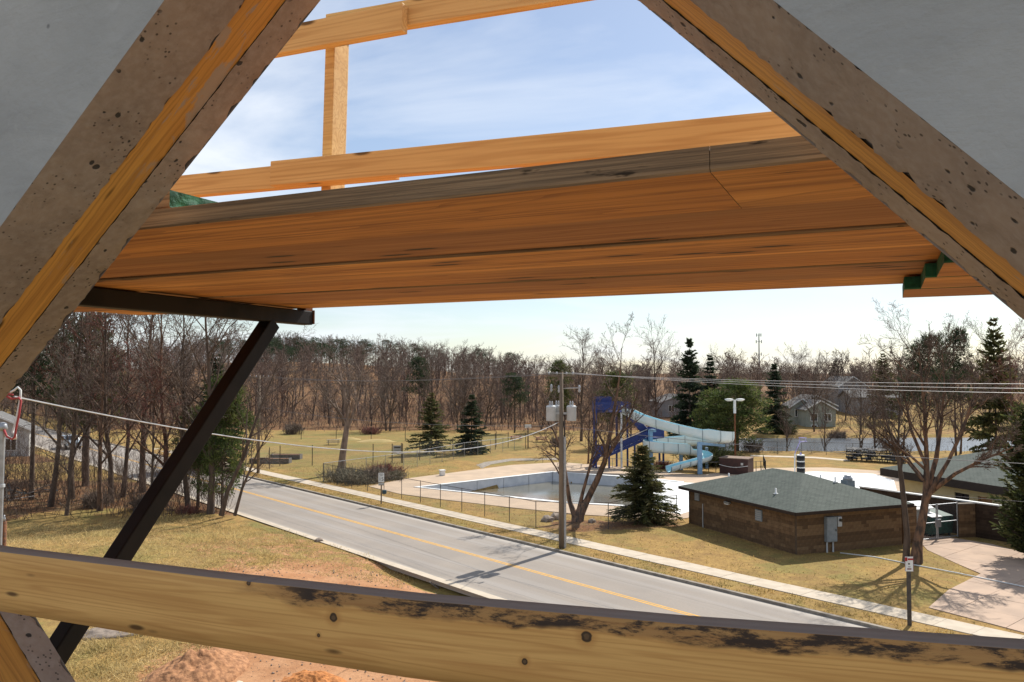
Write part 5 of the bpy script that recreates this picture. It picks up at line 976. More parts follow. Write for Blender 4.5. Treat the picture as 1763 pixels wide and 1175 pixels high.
# radio mast
Yt = 620; rx = (1307 - CX) / F_PX * Yt; rm = empty('radio_mast', (rx, Yt, ground_z(rx, Yt)), 0, 'tall slim grey radio mast with antenna rings on the horizon', 'mast'); hm = EYE - (576 - HOR) / F_PX * Yt - rm.location.z; m = MB(); m.tube([(0, 0, -1), (0, 0, hm)], [.75, .35], 8); m.build('shaft', M['boxgrey'], rm)
for z, r in ((hm - .5, 1.8), (hm - 5.5, 2.2), (hm - 15, 1.9)):
    for a in range(3): ang = a * 2.1 + .3; m = MB(); m.bar((0, 0, z), (math.cos(ang) * r, math.sin(ang) * r, z), .25, .25); m.box((math.cos(ang) * r, math.sin(ang) * r, z), (.5, .5, 2.4)); m.build('antenna', M['boxgrey'], rm)

# ------------------------------------------------------------------ signs
sg = empty('speed_limit_sign', G(658, 866, LAWN), 0, 'white SPEED LIMIT 15 sign on a brown post by the pavement', 'sign'); sy = 66.4; zt = EYE - (812 - HOR) / F_PX * sy - LAWN
m = MB(); m.box((0, 0, zt / 2 - .15), (.1, .1, zt)); m.build('post', M['pole'], sg); m = MB(); m.box((.0, -.075, zt - .42), (.46 * 1.0, .02, .74)); pn = m.build('sign_panel', M['white'], sg, bevel=.01); m = MB(); m.box((0, -.075, zt - .95), (.46, .02, .22)); p2 = m.build('lower_panel', M['siding'], sg, bevel=.01)
for tx, s, z in (('SPEED', .13, zt - .16), ('LIMIT', .13, zt - .29), ('15', .40, zt - .56)): text_part('lettering', tx, s, M['black'], pn, (0, -.09, z), (math.radians(90), 0, 0))
m = MB(); m.box((0, -.088, zt - 1.02), (.42, .006, .03)); m.build('stripe', M['black'], p2)
m = MB(); m.box((.25, .0, .95), (.34, .25, .32)); m.build('hanging_bag', M['chute'], sg, bevel=.06)
sg = empty('parking_sign', G(1557, 1071, LAWN), 0, 'white and red parking sign on a grey post at the verge', 'sign'); sy = 34.3; zt = EYE - (957 - HOR) / F_PX * sy - LAWN
m = MB(); m.box((0, 0, zt / 2 - .1), (.15, .10, zt - .08)); m.build('post', M['dark_post'], sg, bevel=.01); m = MB(); m.box((.0, -.065, zt - .28), (.36, .012, .60)); pn = m.build('sign_panel', M['white'], sg, bevel=.008)
m = MB(); m.box((-.125, -.074, zt - .08), (.10, .008, .16)); m.build('red_square', M['red'], pn); m = MB(); m.box((.055, -.074, zt - .08), (.22, .008, .07)); m.build('red_bar', M['red'], pn); m = MB(); m.box((0, -.074, zt - .48), (.17, .008, .045)); m.build('red_bar', M['dkred'], pn)
m = MB(); m.box((-.01, -.074, zt - .27), (.07, .008, .06)); m.build('dark_mark', M['dark_post'], pn); m = MB(); m.box((0, -.074, zt - .39), (.10, .008, .04)); m.build('dark_mark', M['siding'], pn)
for px_, w_ in ((-.172, .016), (.172, .016)): m = MB(); m.box((px_, -.073, zt - .28), (w_, .006, .58)); m.build('red_border', M['dkred'], pn)
sg = empty('garden_sign', G(685, 797, LAWN), .1, 'white sign board hung between two garden fence posts', 'sign'); m = MB(); m.box((0, 0, 1.6), (1.0, .04, .95)); pn = m.build('sign_panel', M['siding'], sg, bevel=.01); m = MB(); m.box((0, -.028, 1.85), (.72, .01, .17)); m.build('dark_title_band', M['dark_post'], pn); m = MB(); m.box((0, -.028, 1.55), (.5, .01, .10)); m.build('text_band', M['galv'], pn)
for s in (-.6, .6): m = MB(); m.box((s, .02, 1.1), (.1, .1, 2.4)); m.build('post', M['dark_post'], sg)

# ------------------------------------------------------------------ field furniture
for i, (px, py, w, lab) in enumerate([(468, 797, 4.6, 'long grey timber raised bed in the garden, left'), (495, 790, 3.6, 'grey timber raised bed in the garden, right')]):
    e = empty('raised_bed', G(px, py, LAWN), -.05, lab, 'raised bed')
    for c_, d_ in (((0, -.6, .3), (w, .1, .6)), ((0, .6, .3), (w, .1, .6)), ((-w / 2, 0, .3), (.1, 1.1, .6)), ((w / 2, 0, .3), (.1, 1.1, .6))): part_box('side_board', c_, d_, M['timber_bed'], e, .01)
    part_box('soil', (0, 0, .5), (w - .1, 1.1, .05), M['soil'], e, 0)
for i, (px, py, w, lab) in enumerate([(600, 757, 5.5, 'pale straw mulch heap on the garden field, left'), (650, 760, 7.0, 'pale straw mulch heap on the garden field, right')]):
    p = G(px, py, LAWN); m = MB(); n = 14; V = [(0, 0, .35)]; F = []
    for r in (1, 2, 3):
        for a in range(n): t = 6.283 * a / n; V.append((math.cos(t) * w * r / 6 * random.uniform(.85, 1.15), math.sin(t) * w * r / 9 * random.uniform(.85, 1.15), (.3, .16, -.08)[r - 1] * random.uniform(.7, 1.2)))
    F += [(0, 1 + a, 1 + (a + 1) % n) for a in range(n)]
    for r in (0, 1): F += [(1 + r * n + a, 1 + (r + 1) * n + a, 1 + (r + 1) * n + (a + 1) % n, 1 + r * n + (a + 1) % n) for a in range(n)]
    m.add(V, F); o = m.build('mulch_heap', M['straw'], None, True); o.location = p; tag(o, lab, 'mulch heap')
def picnic(px, py, mt_, lab):
    e = empty('picnic_table', G(px, py, LAWN), .2, lab, 'picnic table')
    for y in (-.3, 0, .3): part_box('table_board', (0, y, .75), (1.9, .28, .05), M[mt_], e)
    for y in (-.75, .75): part_box('bench_board', (0, y, .45), (1.9, .26, .05), M[mt_], e)
    for x in (-.7, .7):
        for s in (-1, 1): m = MB(); m.bar((x, s * .7, 0), (x, s * .15, .73), .06, .08); m.build('leg', M['dark_post'], e)
        m = MB(); m.bar((x, -.8, .40), (x, .8, .40), .05, .08); m.build('crossbar', M['dark_post'], e)
picnic(888, 759, 'dkred', 'dark red picnic table at the far fence, left of the basketball board'); picnic(932, 761, 'dkred', 'dark red picnic table just left of the utility pole'); picnic(575, 766, 'timber_bed', 'brown picnic table on the garden field')
hp = empty('basketball_hoop', G(909, 772, LAWN), 0, 'small basketball board with orange top on a thin post', 'basketball hoop'); m = MB(); m.tube([(0, 0, -.1), (0, 0, 3.4)], .08, 8); m.build('post', M['dark_post'], hp); m = MB(); m.box((0, -.15, 3.2), (.9, .05, .65)); bd = m.build('backboard', M['white'], hp); m = MB(); m.box((0, -.18, 3.5), (.9, .03, .16)); m.build('orange_stripe', M['orange_door'], bd); m = MB(); m.tube([(.22 * math.cos(t * .524), -.42 + .22 * math.sin(t * .524), 3.0) for t in range(13)], .02, 5, cap=False); m.build('rim', M['orange_door'], hp)
# houses
def gable_house(name, label, p, rz, w, d, h, rise, wall, roof, wins, over=.4, chim=False):
    e = empty(name, p, rz, label, 'house'); m = MB(); m.add([(-w / 2, -d / 2, -1), (w / 2, -d / 2, -1), (w / 2, d / 2, -1), (-w / 2, d / 2, -1), (-w / 2, -d / 2, h), (w / 2, -d / 2, h), (w / 2, d / 2, h), (-w / 2, d / 2, h), (0, -d / 2, h + rise), (0, d / 2, h + rise)], [(0, 1, 5, 8, 4), (1, 2, 6, 5), (2, 3, 7, 9, 6), (3, 0, 4, 7)]); m.build('wall', wall, e)
    for s in (-1, 1):
        sl = rise / (w / 2); m = MB(); x1 = s * (w / 2 + over); z1 = h - over * sl + .05; V = [(0, -d / 2 - over, h + rise + .05), (x1, -d / 2 - over, z1), (x1, d / 2 + over, z1), (0, d / 2 + over, h + rise + .05)]; V += [(x, y, z + .15) for x, y, z in V]; F = [(0, 1, 2, 3), (4, 7, 6, 5), (0, 4, 5, 1), (1, 5, 6, 2), (2, 6, 7, 3), (3, 7, 4, 0)]; m.add(V, F); r = m.build('roof', roof, e)
        m = MB(); m.bar((0, -d / 2 - over - .03, h + rise + .1), (x1, -d / 2 - over - .03, z1 + .06), .06, .22); m.build('barge_board', M['white'], r)
    for (x, z, ww, wh) in wins:
        wn = part_box('window', (x, -d / 2 - .03, z), (ww, .06, wh), M['glass'], e, 0); part_box('frame', (x, -d / 2 - .05, z + wh / 2 + .05), (ww + .2, .1, .1), M['white'], wn, 0); part_box('frame', (x, -d / 2 - .05, z - wh / 2 - .05), (ww + .2, .1, .1), M['white'], wn, 0); part_box('frame', (x, -d / 2 - .07, z), (.08, .06, wh), M['white'], wn, 0)
        for s in (-1, 1): part_box('frame', (x + s * (ww / 2 + .05), -d / 2 - .05, z), (.1, .1, wh), M['white'], wn, 0)
    return e
def hz(px, Y): x = (px - CX) / F_PX * Y; return Vector((x, Y, ground_z(x, Y)))
gable_house('house', 'grey-green gabled house on the far pond bank, in front', hz(1400, 160), .0, 5.6, 7, 3.2, 1.6, M['green_siding'], M['roof_grey'], [(-1.3, 1.7, 1.2, 1.3), (1.3, 1.7, 1.2, 1.3), (-1.3, -.1, 1.0, .6)])
gable_house('house', 'larger grey-green house with dark roof behind the front one', hz(1392, 172), .0, 8.0, 8, 3.0, 2.0, M['green_siding'], M['roof_grey'], [(-2.6, 2.0, 1.2, 1.2), (2.2, 2.2, 1.2, 1.1)])
gable_house('house', 'small grey-green house wing at the left of the house group', hz(1373, 164), -.1, 4.5, 6, 3.3, 1.6, M['green_siding'], M['roof_grey'], [(-.9, 2.2, .8, 1.3), (.9, 2.2, .8, 1.3)])
gable_house('house', 'pale grey house higher up behind the pond trees', hz(1449, 195), .15, 7, 9, 5.5, 2.2, M['grey_siding'], M['roof_grey'], [(-1.5, 3.8, 1.1, 1.3), (1.5, 3.8, 1.1, 1.3)])
gable_house('house', 'long low house with a pale eave right of the far houses', hz(1497, 185), 1.5, 8, 11, 3.6, 1.4, M['grey_siding'], M['roof_grey'], [(0, 2.0, 1.2, 1.2)])
gable_house('house', 'pale house seen behind the slide between trees', hz(1160, 190), .1, 9, 9, 3.2, 1.6, M['grey_siding'], M['roof_grey'], [(-2.0, 1.8, 1.2, 1.3), (2.0, 1.8, 1.2, 1.3)])
gable_house('house', 'pale sided house at the left edge behind the wood', hz(-2, 108), .45, 8, 8, 3.4, 2.0, M['siding'], M['roof_grey'], [(-2.2, 1.6, 1.3, 1.4), (2.0, 1.6, 1.1, 1.4)])
# pickup truck
def truck():
    p = W(-48.5, -6.8, .02); e = empty('pickup_truck', p, R_ANG + math.pi * 0, 'silver-blue pickup truck on the far road behind the left wood', 'truck')
    prof = [(-2.7, .55), (2.65, .55), (2.7, 1.0), (2.55, 1.15), (1.35, 1.22), (.75, 1.85), (-.75, 1.88), (-.95, 1.22), (-2.7, 1.22)]; m = MB(); n = len(prof); V = [(x, -.95, z) for x, z in prof] + [(x, .95, z) for x, z in prof]; m.add(V, [tuple(range(n))[::-1] if False else tuple(range(n)), tuple(range(2 * n - 1, n - 1, -1))] + [(i, i + n, (i + 1) % n + n, (i + 1) % n) for i in range(n)]); m.build('body', M['carpaint'], e, bevel=.06)
    for y in (-.965, .965): m = MB(); m.add([(-.72, y, 1.25), (.95, y, 1.25), (.62, y, 1.75), (-.66, y, 1.78)], [(0, 1, 2, 3)] if y < 0 else [(3, 2, 1, 0)]); m.build('side_window', M['glass'], e)
    m = MB(); m.add([(1.33, -.8, 1.27), (1.33, .8, 1.27), (.80, .75, 1.82), (.80, -.75, 1.82)], [(0, 1, 2, 3)]); o = m.build('windscreen', M['glass'], e); o.location.x = .02
    for x in (-1.75, 1.75):
        for y in (-.9, .9): m = MB(); m.tube([(x, y - .13, .4), (x, y + .13, .4)], .4, 16); w = m.build('wheel', M['tyre'], e); m = MB(); m.tube([(x, y - .14, .4), (x, y + .14, .4)], .22, 12); m.build('rim', M['galv'], w)
    for y in (-.7, .7): part_box('headlight', (2.69, y, .95), (.06, .35, .2), M['white'], e)
    part_box('bumper', (2.75, 0, .6), (.15, 1.85, .25), M['galv'], e)
truck()
# red hydrant-like post seen by the road and debris pile
dbp = G(42, 858, -.05); dbp.z = ground_z(dbp.x, dbp.y); db = empty('debris_pile', dbp, .3, 'pile of dark boards, rubble and bags at the left wood edge', 'debris')
rng = np.random.default_rng(5)
for i in range(16):
    m = MB(); c_ = Vector((rng.normal() * 1.1, rng.normal() * .5, .2 + abs(rng.normal()) * .3)); d = Vector((rng.normal(), rng.normal() * .5, rng.normal() * .25)).normalized() * rng.uniform(.6, 1.4); m.bar(c_ - d, c_ + d, .18, .05); m.build('board', M[('timber_bed', 'black', 'siding', 'chute')[i % 4]], db)

# ------------------------------------------------------------------ foreground ground: heaps, rocks, straw
def heap(px, py, w, d, h, m_, lab, seed):
    p = G(px, py, 0); p.z = ground_z(p.x, p.y) - .05; n = 72; xs = np.linspace(-1, 1, n); X, Y_ = np.meshgrid(xs, xs, indexing='ij'); r = np.sqrt(X ** 2 + Y_ ** 2); base = np.clip(1 - r, 0, 1) ** .8
    nz = vnoise(X, Y_, 2.6, seed) * .5 + vnoise(X, Y_, 6, seed + 3) * .28 + vnoise(X, Y_, 15, seed + 6) * .14; Z = h * base * (1 + nz * .9) - .12 * (r > .98); idx = np.arange(n * n).reshape(n, n); Fq = np.stack([idx[:-1, :-1], idx[1:, :-1], idx[1:, 1:], idx[:-1, 1:]], -1).reshape(-1, 4)
    o = bpy.data.objects.new('dirt_heap', mesh_np('dirt_heap', np.stack([X * w, Y_ * d, Z], -1).reshape(-1, 3), Fq, m_, False)); link(o); o.location = p; o.rotation_euler.z = seed; tag(o, lab, 'dirt heap')
heap(345, 1150, 2.2, 1.6, .75, M['soil'], 'rough brown dirt heap below the guard board at lower left', 1.2); heap(545, 1172, 1.5, 1.1, .45, M['soil_orange'], 'bright orange dirt heap below the guard board', 2.4); heap(215, 1085, 1.6, .9, .35, M['rock'], 'low heap of dark rubble on the grass behind the brace foot', .4)
def rock(px, py, s, lab, seed, m_='rock'):
    rng = np.random.default_rng(seed); bm = bmesh.new(); bmesh.ops.create_icosphere(bm, subdivisions=2, radius=s)
    for v in bm.verts: v.co *= 1 + .35 * mnoise.noise(v.co * (1.6 / s) + Vector((seed, 0, 0))); v.co.z *= .65
    me = bpy.data.meshes.new('rock'); bm.to_mesh(me); bm.free(); me.materials.append(M[m_]); o = bpy.data.objects.new('rock', me); link(o); p = G(px, py, 0); o.location = (p.x, p.y, ground_z(p.x, p.y) + s * .25); tag(o, lab, 'rock')
for i, (px, py, s, lab) in enumerate([(415, 1145, .17, 'brown stone right of the brown dirt heap'), (419, 1168, .16, 'pale stone at the bottom edge by the dirt heaps'), (376, 1127, .13, 'dark stone behind the brown dirt heap'), (942, 898, .45, 'grey boulder at the foot of the multi-stemmed tree, left'), (958, 894, .50, 'larger grey boulder at the foot of the multi-stemmed tree'), (1018, 900, .3, 'small boulder right of the multi-stemmed tree'), (700, 1172, .06, 'tiny dark stone on the bare dirt'), (552, 929, .28, 'dark rock by the road edge on the leaf litter')]): rock(px, py, s, lab, i + 1, 'rock' if i != 1 else 'walk')
def scatter_straw():
    rng = np.random.default_rng(15); V, F = [], []; c, ax, sd, ln, wd = [], [], [], [], []
    regions = [(gpoly([(0, 890), (330, 870), (450, 890), (560, 935), (480, 965), (300, 985), (0, 985)], 0.6), 15000, .22), (gpoly([(120, 1085), (330, 1075), (400, 1090), (300, 1180), (150, 1200), (100, 1150)], 0), 9000, .20), (gpoly([(300, 958), (480, 905), (640, 952), (720, 985), (690, 1005), (520, 985), (380, 1000)], 0), 8000, .15)]
    for poly, n, L0 in regions:
        xs = [p[0] for p in poly]; ys = [p[1] for p in poly]; X = rng.uniform(min(xs), max(xs), n * 3); Y_ = rng.uniform(min(ys), max(ys), n * 3); ok = in_poly(X, Y_, poly); X, Y_ = X[ok][:n], Y_[ok][:n]
        for x, y in zip(X, Y_): c.append((x, y, ground_z(x, y) - .01)); 
        k = len(X); clump = np.array([mnoise.noise((x * .9, y * .9, 0)) for x, y in zip(X, Y_)]); a = unit(np.stack([rng.normal(size=k), rng.normal(size=k), np.abs(rng.normal(size=k)) * .8 + .15], 1)); ax.append(a); sd.append(unit(np.cross(a, rng.normal(size=(k, 3))))); ln.append(L0 * rng.uniform(.5, 1.5, k) * (1 + clump)); wd.append(rng.uniform(.014, .035, k))
    V, Fq = quads_from(np.array(c), np.concatenate(ax), np.concatenate(sd), np.concatenate(ln), np.concatenate(wd)); o = bpy.data.objects.new('dry_grass', mesh_np('dry_grass', V, Fq, M['straw'])); link(o); tag(o, 'matted dry straw-coloured grass on the bank by the road', 'grass', kind='stuff')
    # pebbles and clods on the dirt
    n = 1800; xs = [p[0] for p in DIRT]; ys = [p[1] for p in DIRT]; X = rng.uniform(min(xs), max(xs), n * 2); Y_ = rng.uniform(24, max(ys), n * 2); ok = in_poly(X, Y_, DIRT); X, Y_ = X[ok], Y_[ok]
    oc = np.array([[1, 0, 0], [-1, 0, 0], [0, 1, 0], [0, -1, 0], [0, 0, 1], [0, 0, -1]], float); of = np.array([[0, 2, 4], [2, 1, 4], [1, 3, 4], [3, 0, 4], [2, 0, 5], [1, 2, 5], [3, 1, 5], [0, 3, 5]]); VV, FF = [], []
    for i, (x, y) in enumerate(zip(X, Y_)): s = .018 + .05 * rng.uniform() ** 4; VV.append(oc * s * rng.uniform(.6, 1.2, (6, 3)) + np.array([x, y, ground_z(x, y) + s * .3])); FF.append(of + 6 * i)
    o = bpy.data.objects.new('pebbles', mesh_np('pebbles', np.concatenate(VV), np.concatenate(FF), M['rock'])); link(o); tag(o, 'scattered pebbles and clods on the bare dirt', 'pebbles', kind='stuff')
scatter_straw()
def lawn_grass():
    rng = np.random.default_rng(19); n = 46000; a = rng.uniform(-5, 78, n); b_ = np.where(rng.uniform(size=n) < .3, rng.uniform(-.28, 1.25, n), rng.uniform(2.85, 24, n)); x = RA.x + RE.x * a + RN.x * b_; y = RA.y + RE.y * a + RN.y * b_
    bad = in_poly(x, y, gpoly([(636, 836), (700, 823), (880, 800), (965, 795), (1090, 805), (1560, 868), (1300, 860), (1180, 890), (1150, 893), (1000, 884), (880, 872), (760, 858), (690, 849)], .15)) | in_poly(a, b_, DRV)
    loc = (x - Pc.x) * ux.x + (y - Pc.y) * ux.y, (x - Pc.x) * uy.x + (y - Pc.y) * uy.y; bad |= (loc[0] > -.05) & (loc[0] < Lx + 8) & (loc[1] > -.05) & (loc[1] < Ly + 12)
    x, y = x[~bad], y[~bad]; k = len(x); cl = np.array([mnoise.noise((p * 1.3, q * 1.3, 4)) for p, q in zip(x, y)]); keep = rng.uniform(size=k) < .65 + cl; x, y, cl = x[keep], y[keep], cl[keep]; k = len(x)
    c = np.stack([x, y, [ground_z(p, q) - .01 for p, q in zip(x, y)]], 1); ax = unit(np.stack([rng.normal(size=k) * .7, rng.normal(size=k) * .7, np.abs(rng.normal(size=k)) + .25], 1)); sd = unit(np.cross(ax, rng.normal(size=(k, 3))))
    V, Fq = quads_from(c, ax, sd, rng.uniform(.05, .13, k) * (1 + .6 * cl), rng.uniform(.018, .04, k)); o = bpy.data.objects.new('lawn_grass', mesh_np('lawn_grass', V, Fq, M['lawn_blade'])); link(o); tag(o, 'short dormant golden lawn grass between pavement and pool', 'grass', kind='stuff')
lawn_grass()
# board fallen at the undercut road edge
p0, p1 = G(741, 998, -.1), G(757, 1009, -.4); m = MB(); m.bar((0, 0, 0), p1 - p0, .1, .05); o = m.build('loose_board', M['timber_bed']); o.location = p0; tag(o, 'short pale board fallen at the undercut road edge', 'board')

# ------------------------------------------------------------------ FOREGROUND: wall opening, scaffold, guard board
def wf(name, label=None, cat=None): e = empty(name, (0, 0, EYE), -PHI, label, cat); return e
N0, N1, N2, N3 = 1.14, 1.08, 1.013, .892
def line(p, q): return np.array(p), np.array(q) - np.array(p)
def isect(l1, l2):
    (p, d), (q, e) = l1, l2; t = np.linalg.solve(np.array([d, -e]).T, q - p); return p + d * t[0]
UL0 = line(LW(538, 0, N0), LW(30, 660, N0)); LL0 = line(LW(77, 1065, N0), LW(148, 1175, N0))
URpx = {0: ((1115, 0), (1763, 550)), 1: ((1156, 0), (1763, 512)), 2: ((1205, 0), (1763, 472)), 3: ((1352, 0), (1763, 335))}; LEV = []
for k, n in enumerate((N0, N1, N2, N3)):
    ur = line(LW(*URpx[k][0], n), LW(*URpx[k][1], n)); lr = line(LW(2000, 800, n), LW(1500, 1420, n))
    LEV.append([isect(UL0, LL0), isect(UL0, ur), isect(ur, lr), isect(LL0, lr)])     # left, top, right, bottom
ENV = [(-4.5, 0), (0, 0), (3.5, 0), (0, 0)]
def build_wall():
    root = wf('concrete_wall', 'rough concrete wall with a diamond shaped opening around the view', 'wall'); box = [(-5, -10.5), (-5, 2.8), (3.2, 2.8), (3.2, -10.5)]
    def face(name, k, n, mt_, flip):
        L4 = LEV[k]; m = MB()       # four pieces between the diamond and the rectangle
        o4 = [np.array(p) for p in box]; V = [(p[0], n, p[1]) for p in L4] + [(p[0], n, p[1]) for p in o4]
        # diamond: 0 left 1 top 2 right 3 bottom ; box: 4 BL 5 TL 6 TR 7 BR
        F = [(4, 5, 0), (0, 5, 1), (5, 6, 1), (1, 6, 2), (6, 7, 2), (2, 7, 3), (7, 4, 3), (3, 4, 0)]
        m.add(V, [f if flip else f[::-1] for f in F]); return m.build(name, mt_, root)
    face('inner_face', 3, N3, M['face'], False); face('outer_face', 0, N0, M['conc'], True)
    rng = np.random.default_rng(3)
    for e in range(4):
        f = (e + 1) % 4; A_, B_ = [np.array([L[e][0], n, L[e][1]]) for L, n in zip(LEV, (N0, N1, N2, N3))], [np.array([L[f][0], n, L[f][1]]) for L, n in zip(LEV, (N0, N1, N2, N3))]
        mid = np.array([np.mean([p[0] for p in LEV[0]]), 0, np.mean([p[1] for p in LEV[0]])]); seg = 150
        def strip(name, k0, k1, mt_, jag0, jag1, sink, sub=6, bump=.0012, parent=root):
            V, F, Lv = [], [], []; Ltot = np.linalg.norm(B_[k0] - A_[k0])
            for i in range(seg + 1):
                t = i / seg; p, q = A_[k0] * (1 - t) + B_[k0] * t, A_[k1] * (1 - t) + B_[k1] * t; w = p - q; outd = p - mid; outd[1] = 0; outd /= np.linalg.norm(outd)
                nj0 = mnoise.noise((t * 38, e * 7.3, k0)) + .6 * mnoise.noise((t * 110, e * 3.1, k0 + 5)); nj1 = mnoise.noise((t * 24, e * 7.3, k1 + 9)) + .7 * mnoise.noise((t * 75, e * 2.2, k1))
                for s in range(sub + 1):
                    x = s / sub; r = p * (1 - x) + q * x; off = sink + bump * mnoise.noise((t * 90, x * 6, e + k0 * 3.0)) * 2
                    if s == 0: off += jag0 * max(0, nj0); r = r - (w / np.linalg.norm(w)) * jag0 * .8 * max(0, nj0)
                    if s == sub: r = r + (w / np.linalg.norm(w)) * jag1 * nj1
                    V.append(r + outd * off); Lv.append((t * Ltot + e * 5, x * np.linalg.norm(w), 0))
            q_ = sub + 1
            for i in range(seg):
                for s in range(sub): a = i * q_ + s; F.append((a, a + 1, a + q_ + 1, a + q_))
            me = mesh_np(name, V, F, mt_, True); me.attributes.new('luv', 'FLOAT_VECTOR', 'POINT').data.foreach_set('vector', np.array(Lv, np.float32).ravel()); o = bpy.data.objects.new(name, me); link(o, parent); return o
        strip('outer_jamb', 0, 1, M['conc'], .011, .002, 0); strip('inner_jamb', 2, 3, M['conc'], .006, 0, -.0)
        strip('mortar_bed', 1, 2, M['conc'], 0, 0, .006); strip('timber_strip', 1, 2, M['strip'], .0005, .006, .0018, 4, .0006)
    return root
wall_root = build_wall()
fl = empty('floor_slab', (0, 0, EYE), -PHI); fl['kind'] = 'structure'; tag(fl, 'concrete floor slab inside the building under construction', 'floor'); m = MB(); m.box((-.9, -2.3, -1.75), (8.0, 6.2, .3)); m.build('slab', M['face'], fl)

# scaffold platform
DN, DW, DT, DZ = 1.205, .300, .038, .2975
def plank(x0, x1, n0, w, z0, parent, mi, name='plank', ends=False, edge=False):
    m = MB(); d = .004
    P = [(x, y, z) for x in (x0, x1) for (y, z) in ((n0 + .004, z0), (n0 + w - .004, z0), (n0 + w, z0 + .004), (n0 + w, z0 + DT), (n0, z0 + DT), (n0, z0 + .004))]
    F = [(0, 1, 7, 6), (1, 2, 8, 7), (2, 3, 9, 8), (3, 4, 10, 9), (4, 5, 11, 10), (5, 0, 6, 11)]; m.add(P, F[:1]); m.f += []; o = m.build(name, [M['deck'][mi], M['ply'], M['green_paint']], parent)
    me = bpy.data.meshes.new(name); me.from_pydata(P, [], [f[::-1] for f in F] + [(0, 5, 4, 3, 2, 1)[::-1], (6, 7, 8, 9, 10, 11)[::-1]])
    for q in (M['deck'][mi], M['ply'], M['green_paint']): me.materials.append(q)
    me.polygons.foreach_set('material_index', [0, 0, 1, 0, 2 if edge else 1, 2 if edge else 1, 2 if ends else 1, 2 if ends else 1])
    bm = bmesh.new(); bm.from_mesh(me); bmesh.ops.recalc_face_normals(bm, faces=bm.faces); bm.to_mesh(me); bm.free(); old = o.data; o.data = me; bpy.data.meshes.remove(old); return o
deck = wf('scaffold_deck', 'orange-brown scaffold deck of six long planks seen from below', 'scaffold deck'); gaps = [0, .007, .003, .008, .003, .005]
for i in range(6):
    dz = DZ + (0, .005, -.002, .004, 0, .003)[i]; w = DW - gaps[i] - .001
    if i == 0:
        us = LW(1256, 320, DN + .15)[0]; plank(-3.6, us - .0006, DN, w, dz, deck, 0); plank(us + .0006, 1.9, DN, w, dz, deck, 2)
    else: plank(-3.8 + .07 * i, 1.8 + .1 * (i % 2), DN + i * DW + gaps[i], w, dz, deck, i % 3)
up_d = wf('overlapping_planks', 'green-ended planks lapped on top of the deck at left', 'planks')
for i in range(4): plank(-3.9, -1.33 + .012 * i, DN + .02 + i * DW, DW - .004, DZ + DT + .005, up_d, i % 3, ends=True)
lo_d = wf('underlapping_planks', 'green-ended planks lapped below the deck at right', 'planks'); n_far = DN + 6 * DW
for n0, u0, mi in ((n_far - .30, LW(1556, 500, n_far - .02)[0], 1), (n_far - .605, LW(1600, 462, n_far - .5)[0] - .01, 2), (n_far - .91, LW(1640, 440, n_far - .8)[0] - .02, 0)): plank(u0, 2.3, n0, .298, DZ - DT - .006, lo_d, mi, ends=True, edge=True)
def bracket(u, label):
    e = wf('steel_bracket', label, 'bracket'); zt = DZ - .006; w = .064; nE = n_far + .045
    m = MB(); m.box((u, (N0 + nE) / 2, zt - w / 2), (w, nE - N0, w)); tb = m.build('arm_tube', M['steel'], e, bevel=.005); m = MB(); m.box((u, nE + .002, zt - w / 2 + .004), (w + .012, .008, w)); m.build('end_plate', M['rust'], tb, bevel=.002)
    m = MB(); m.box((u + .0, nE - .02, zt + .015), (.05, .05, .06)); m.build('plank_stop', M['rust'], tb)
    a, b_ = Vector((u, 2.80, zt - w - .002)), Vector((u, N0 + .05, -1.60)); m = MB(); m.bar(a, b_, .064, .064, up=(1, 0, 0)); m.build('brace_tube', M['steel'], e, bevel=.005)
    m = MB(); m.box((u, N0 + .012, -.62), (.09, .02, 2.1)); m.build('wall_plate', M['steel'], e); return e
bracket(-2.43, 'black steel scaffold bracket with long diagonal brace at left'); bracket(.42, 'black steel scaffold bracket mostly hidden behind the right jamb')
# guard rail of pine lumber on the deck
gr = wf('guard_rail', 'pale pine lumber guard rail standing on the scaffold deck', 'guard rail'); RNn = 2.42
def rail_board(pa, pb, n, hgt, name='rail', th=.038):
    (u0, z0), (u1, z1) = LW(*pa, n), LW(*pb, n); me = MB(); L_ = math.hypot(u1 - u0, z1 - z0); me.box((L_ / 2, 0, 0), (L_, th, hgt)); o = me.build(name, M['pine'], gr, bevel=.003); o.location = (u0, n, z0); o.rotation_euler = (0, -math.atan2(z1 - z0, u1 - u0), 0); return o
def hpx(x, n, px): return px / F_PX * (n / (NN.y + NN.x * (x - CX) / F_PX))
rail_board((467, 298), (1480, 205), RNn - .06, hpx(467, RNn - .06, 43)); rail_board((240, 327), (682, 284), RNn - .02, hpx(467, RNn - .02, 40))
rail_board((380, 83), (694, 22), RNn - .06, hpx(560, RNn - .06, 48)); rail_board((560, 40), (1130, -58), RNn - .02, hpx(694, RNn - .02, 46))
ut, zt_ = LW(575, 60, RNn + .04); ub, zb = LW(566, 322, RNn + .04); m = MB(); m.bar((ub, RNn + .045, DZ + DT), (ut, RNn + .045, zt_ + .015), .042, .089, up=(0, 1, 0)); m.build('post', M['pine'], gr, bevel=.003)
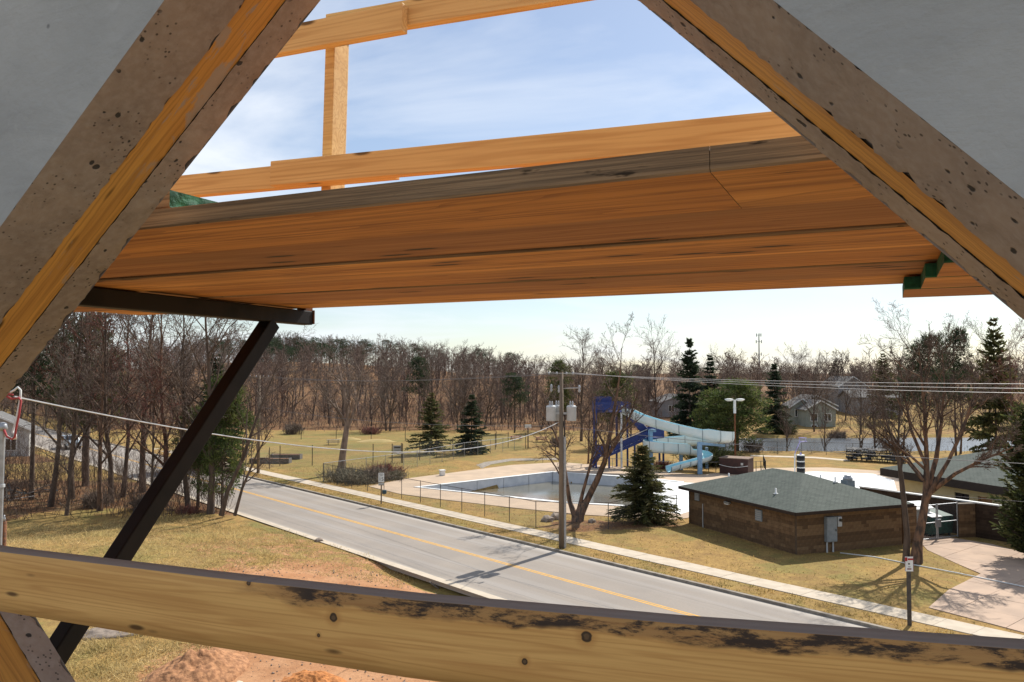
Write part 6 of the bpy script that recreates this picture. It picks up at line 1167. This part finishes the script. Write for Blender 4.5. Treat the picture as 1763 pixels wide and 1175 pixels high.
m = MB(); m.bar((1.05, RNn + .045, DZ + DT), (1.07, RNn + .045, zt_ + .12), .042, .089, up=(0, 1, 0)); m.build('post', M['pine'], gr, bevel=.003)
# guard board across the opening
def guard_board():
    NP = .845; T = .032; top = [(-500, 872), (0, 946), (350, 988), (700, 1027), (1000, 1053), (1163, 1068), (1450, 1089), (1763, 1112), (2150, 1136)]; H0 = .0915
    st = []
    for i in range(len(top) - 1):
        for t in (0, .25, .5, .75): st.append((top[i][0] + (top[i + 1][0] - top[i][0]) * t, top[i][1] + (top[i + 1][1] - top[i][1]) * t))
    st.append(top[-1]); V, Lv = [], []; ring = [(0, 0), (0, .25), (0, .5), (0, .75), (0, .985), (.06, 1), (1, 1), (1, 0)]
    for px, py in st:
        u, z = LW(px, py, NP)
        for (a, b_) in ring: V.append((u, NP + a * T, z - H0 * (1 - b_))); Lv.append((u, b_ * H0, 1.0 if (b_ == 1 and a > .01) else 0.0))
    k = len(ring); F = [(i * k + j, i * k + (j + 1) % k, (i + 1) * k + (j + 1) % k, (i + 1) * k + j) for i in range(len(st) - 1) for j in range(k)]
    kn = []
    for px, py, r in ((578, 1058, .0062), (1008, 1090, .0066), (903, 1132, .004), (433, 1000, .0038), (553, 1088, .0025)):
        u, z = LW(px, py, NP); zt2 = np.interp(px, [p[0] for p in top], [LW(p[0], p[1], NP)[1] for p in top]); kn.append((u, z - zt2 + H0, r))
    me = mesh_np('guard_board', V, F, lumber('guard_board_pine', (0.78, 0.44, 0.14), (0.66, 0.35, 0.105), (0.46, 0.20, 0.05), kn, True, True, 2.4)); bm = bmesh.new(); bm.from_mesh(me); bmesh.ops.recalc_face_normals(bm, faces=bm.faces); bm.to_mesh(me); bm.free()
    at_ = me.attributes.new('luv', 'FLOAT_VECTOR', 'POINT'); at_.data.foreach_set('vector', np.array(Lv, np.float32).ravel())
    o = bpy.data.objects.new('guard_board', me); link(o); o.location = (0, 0, EYE); o.rotation_euler.z = -PHI; tag(o, 'thick pine guard board with scorched top edge across the bottom of the opening', 'board')
guard_board()
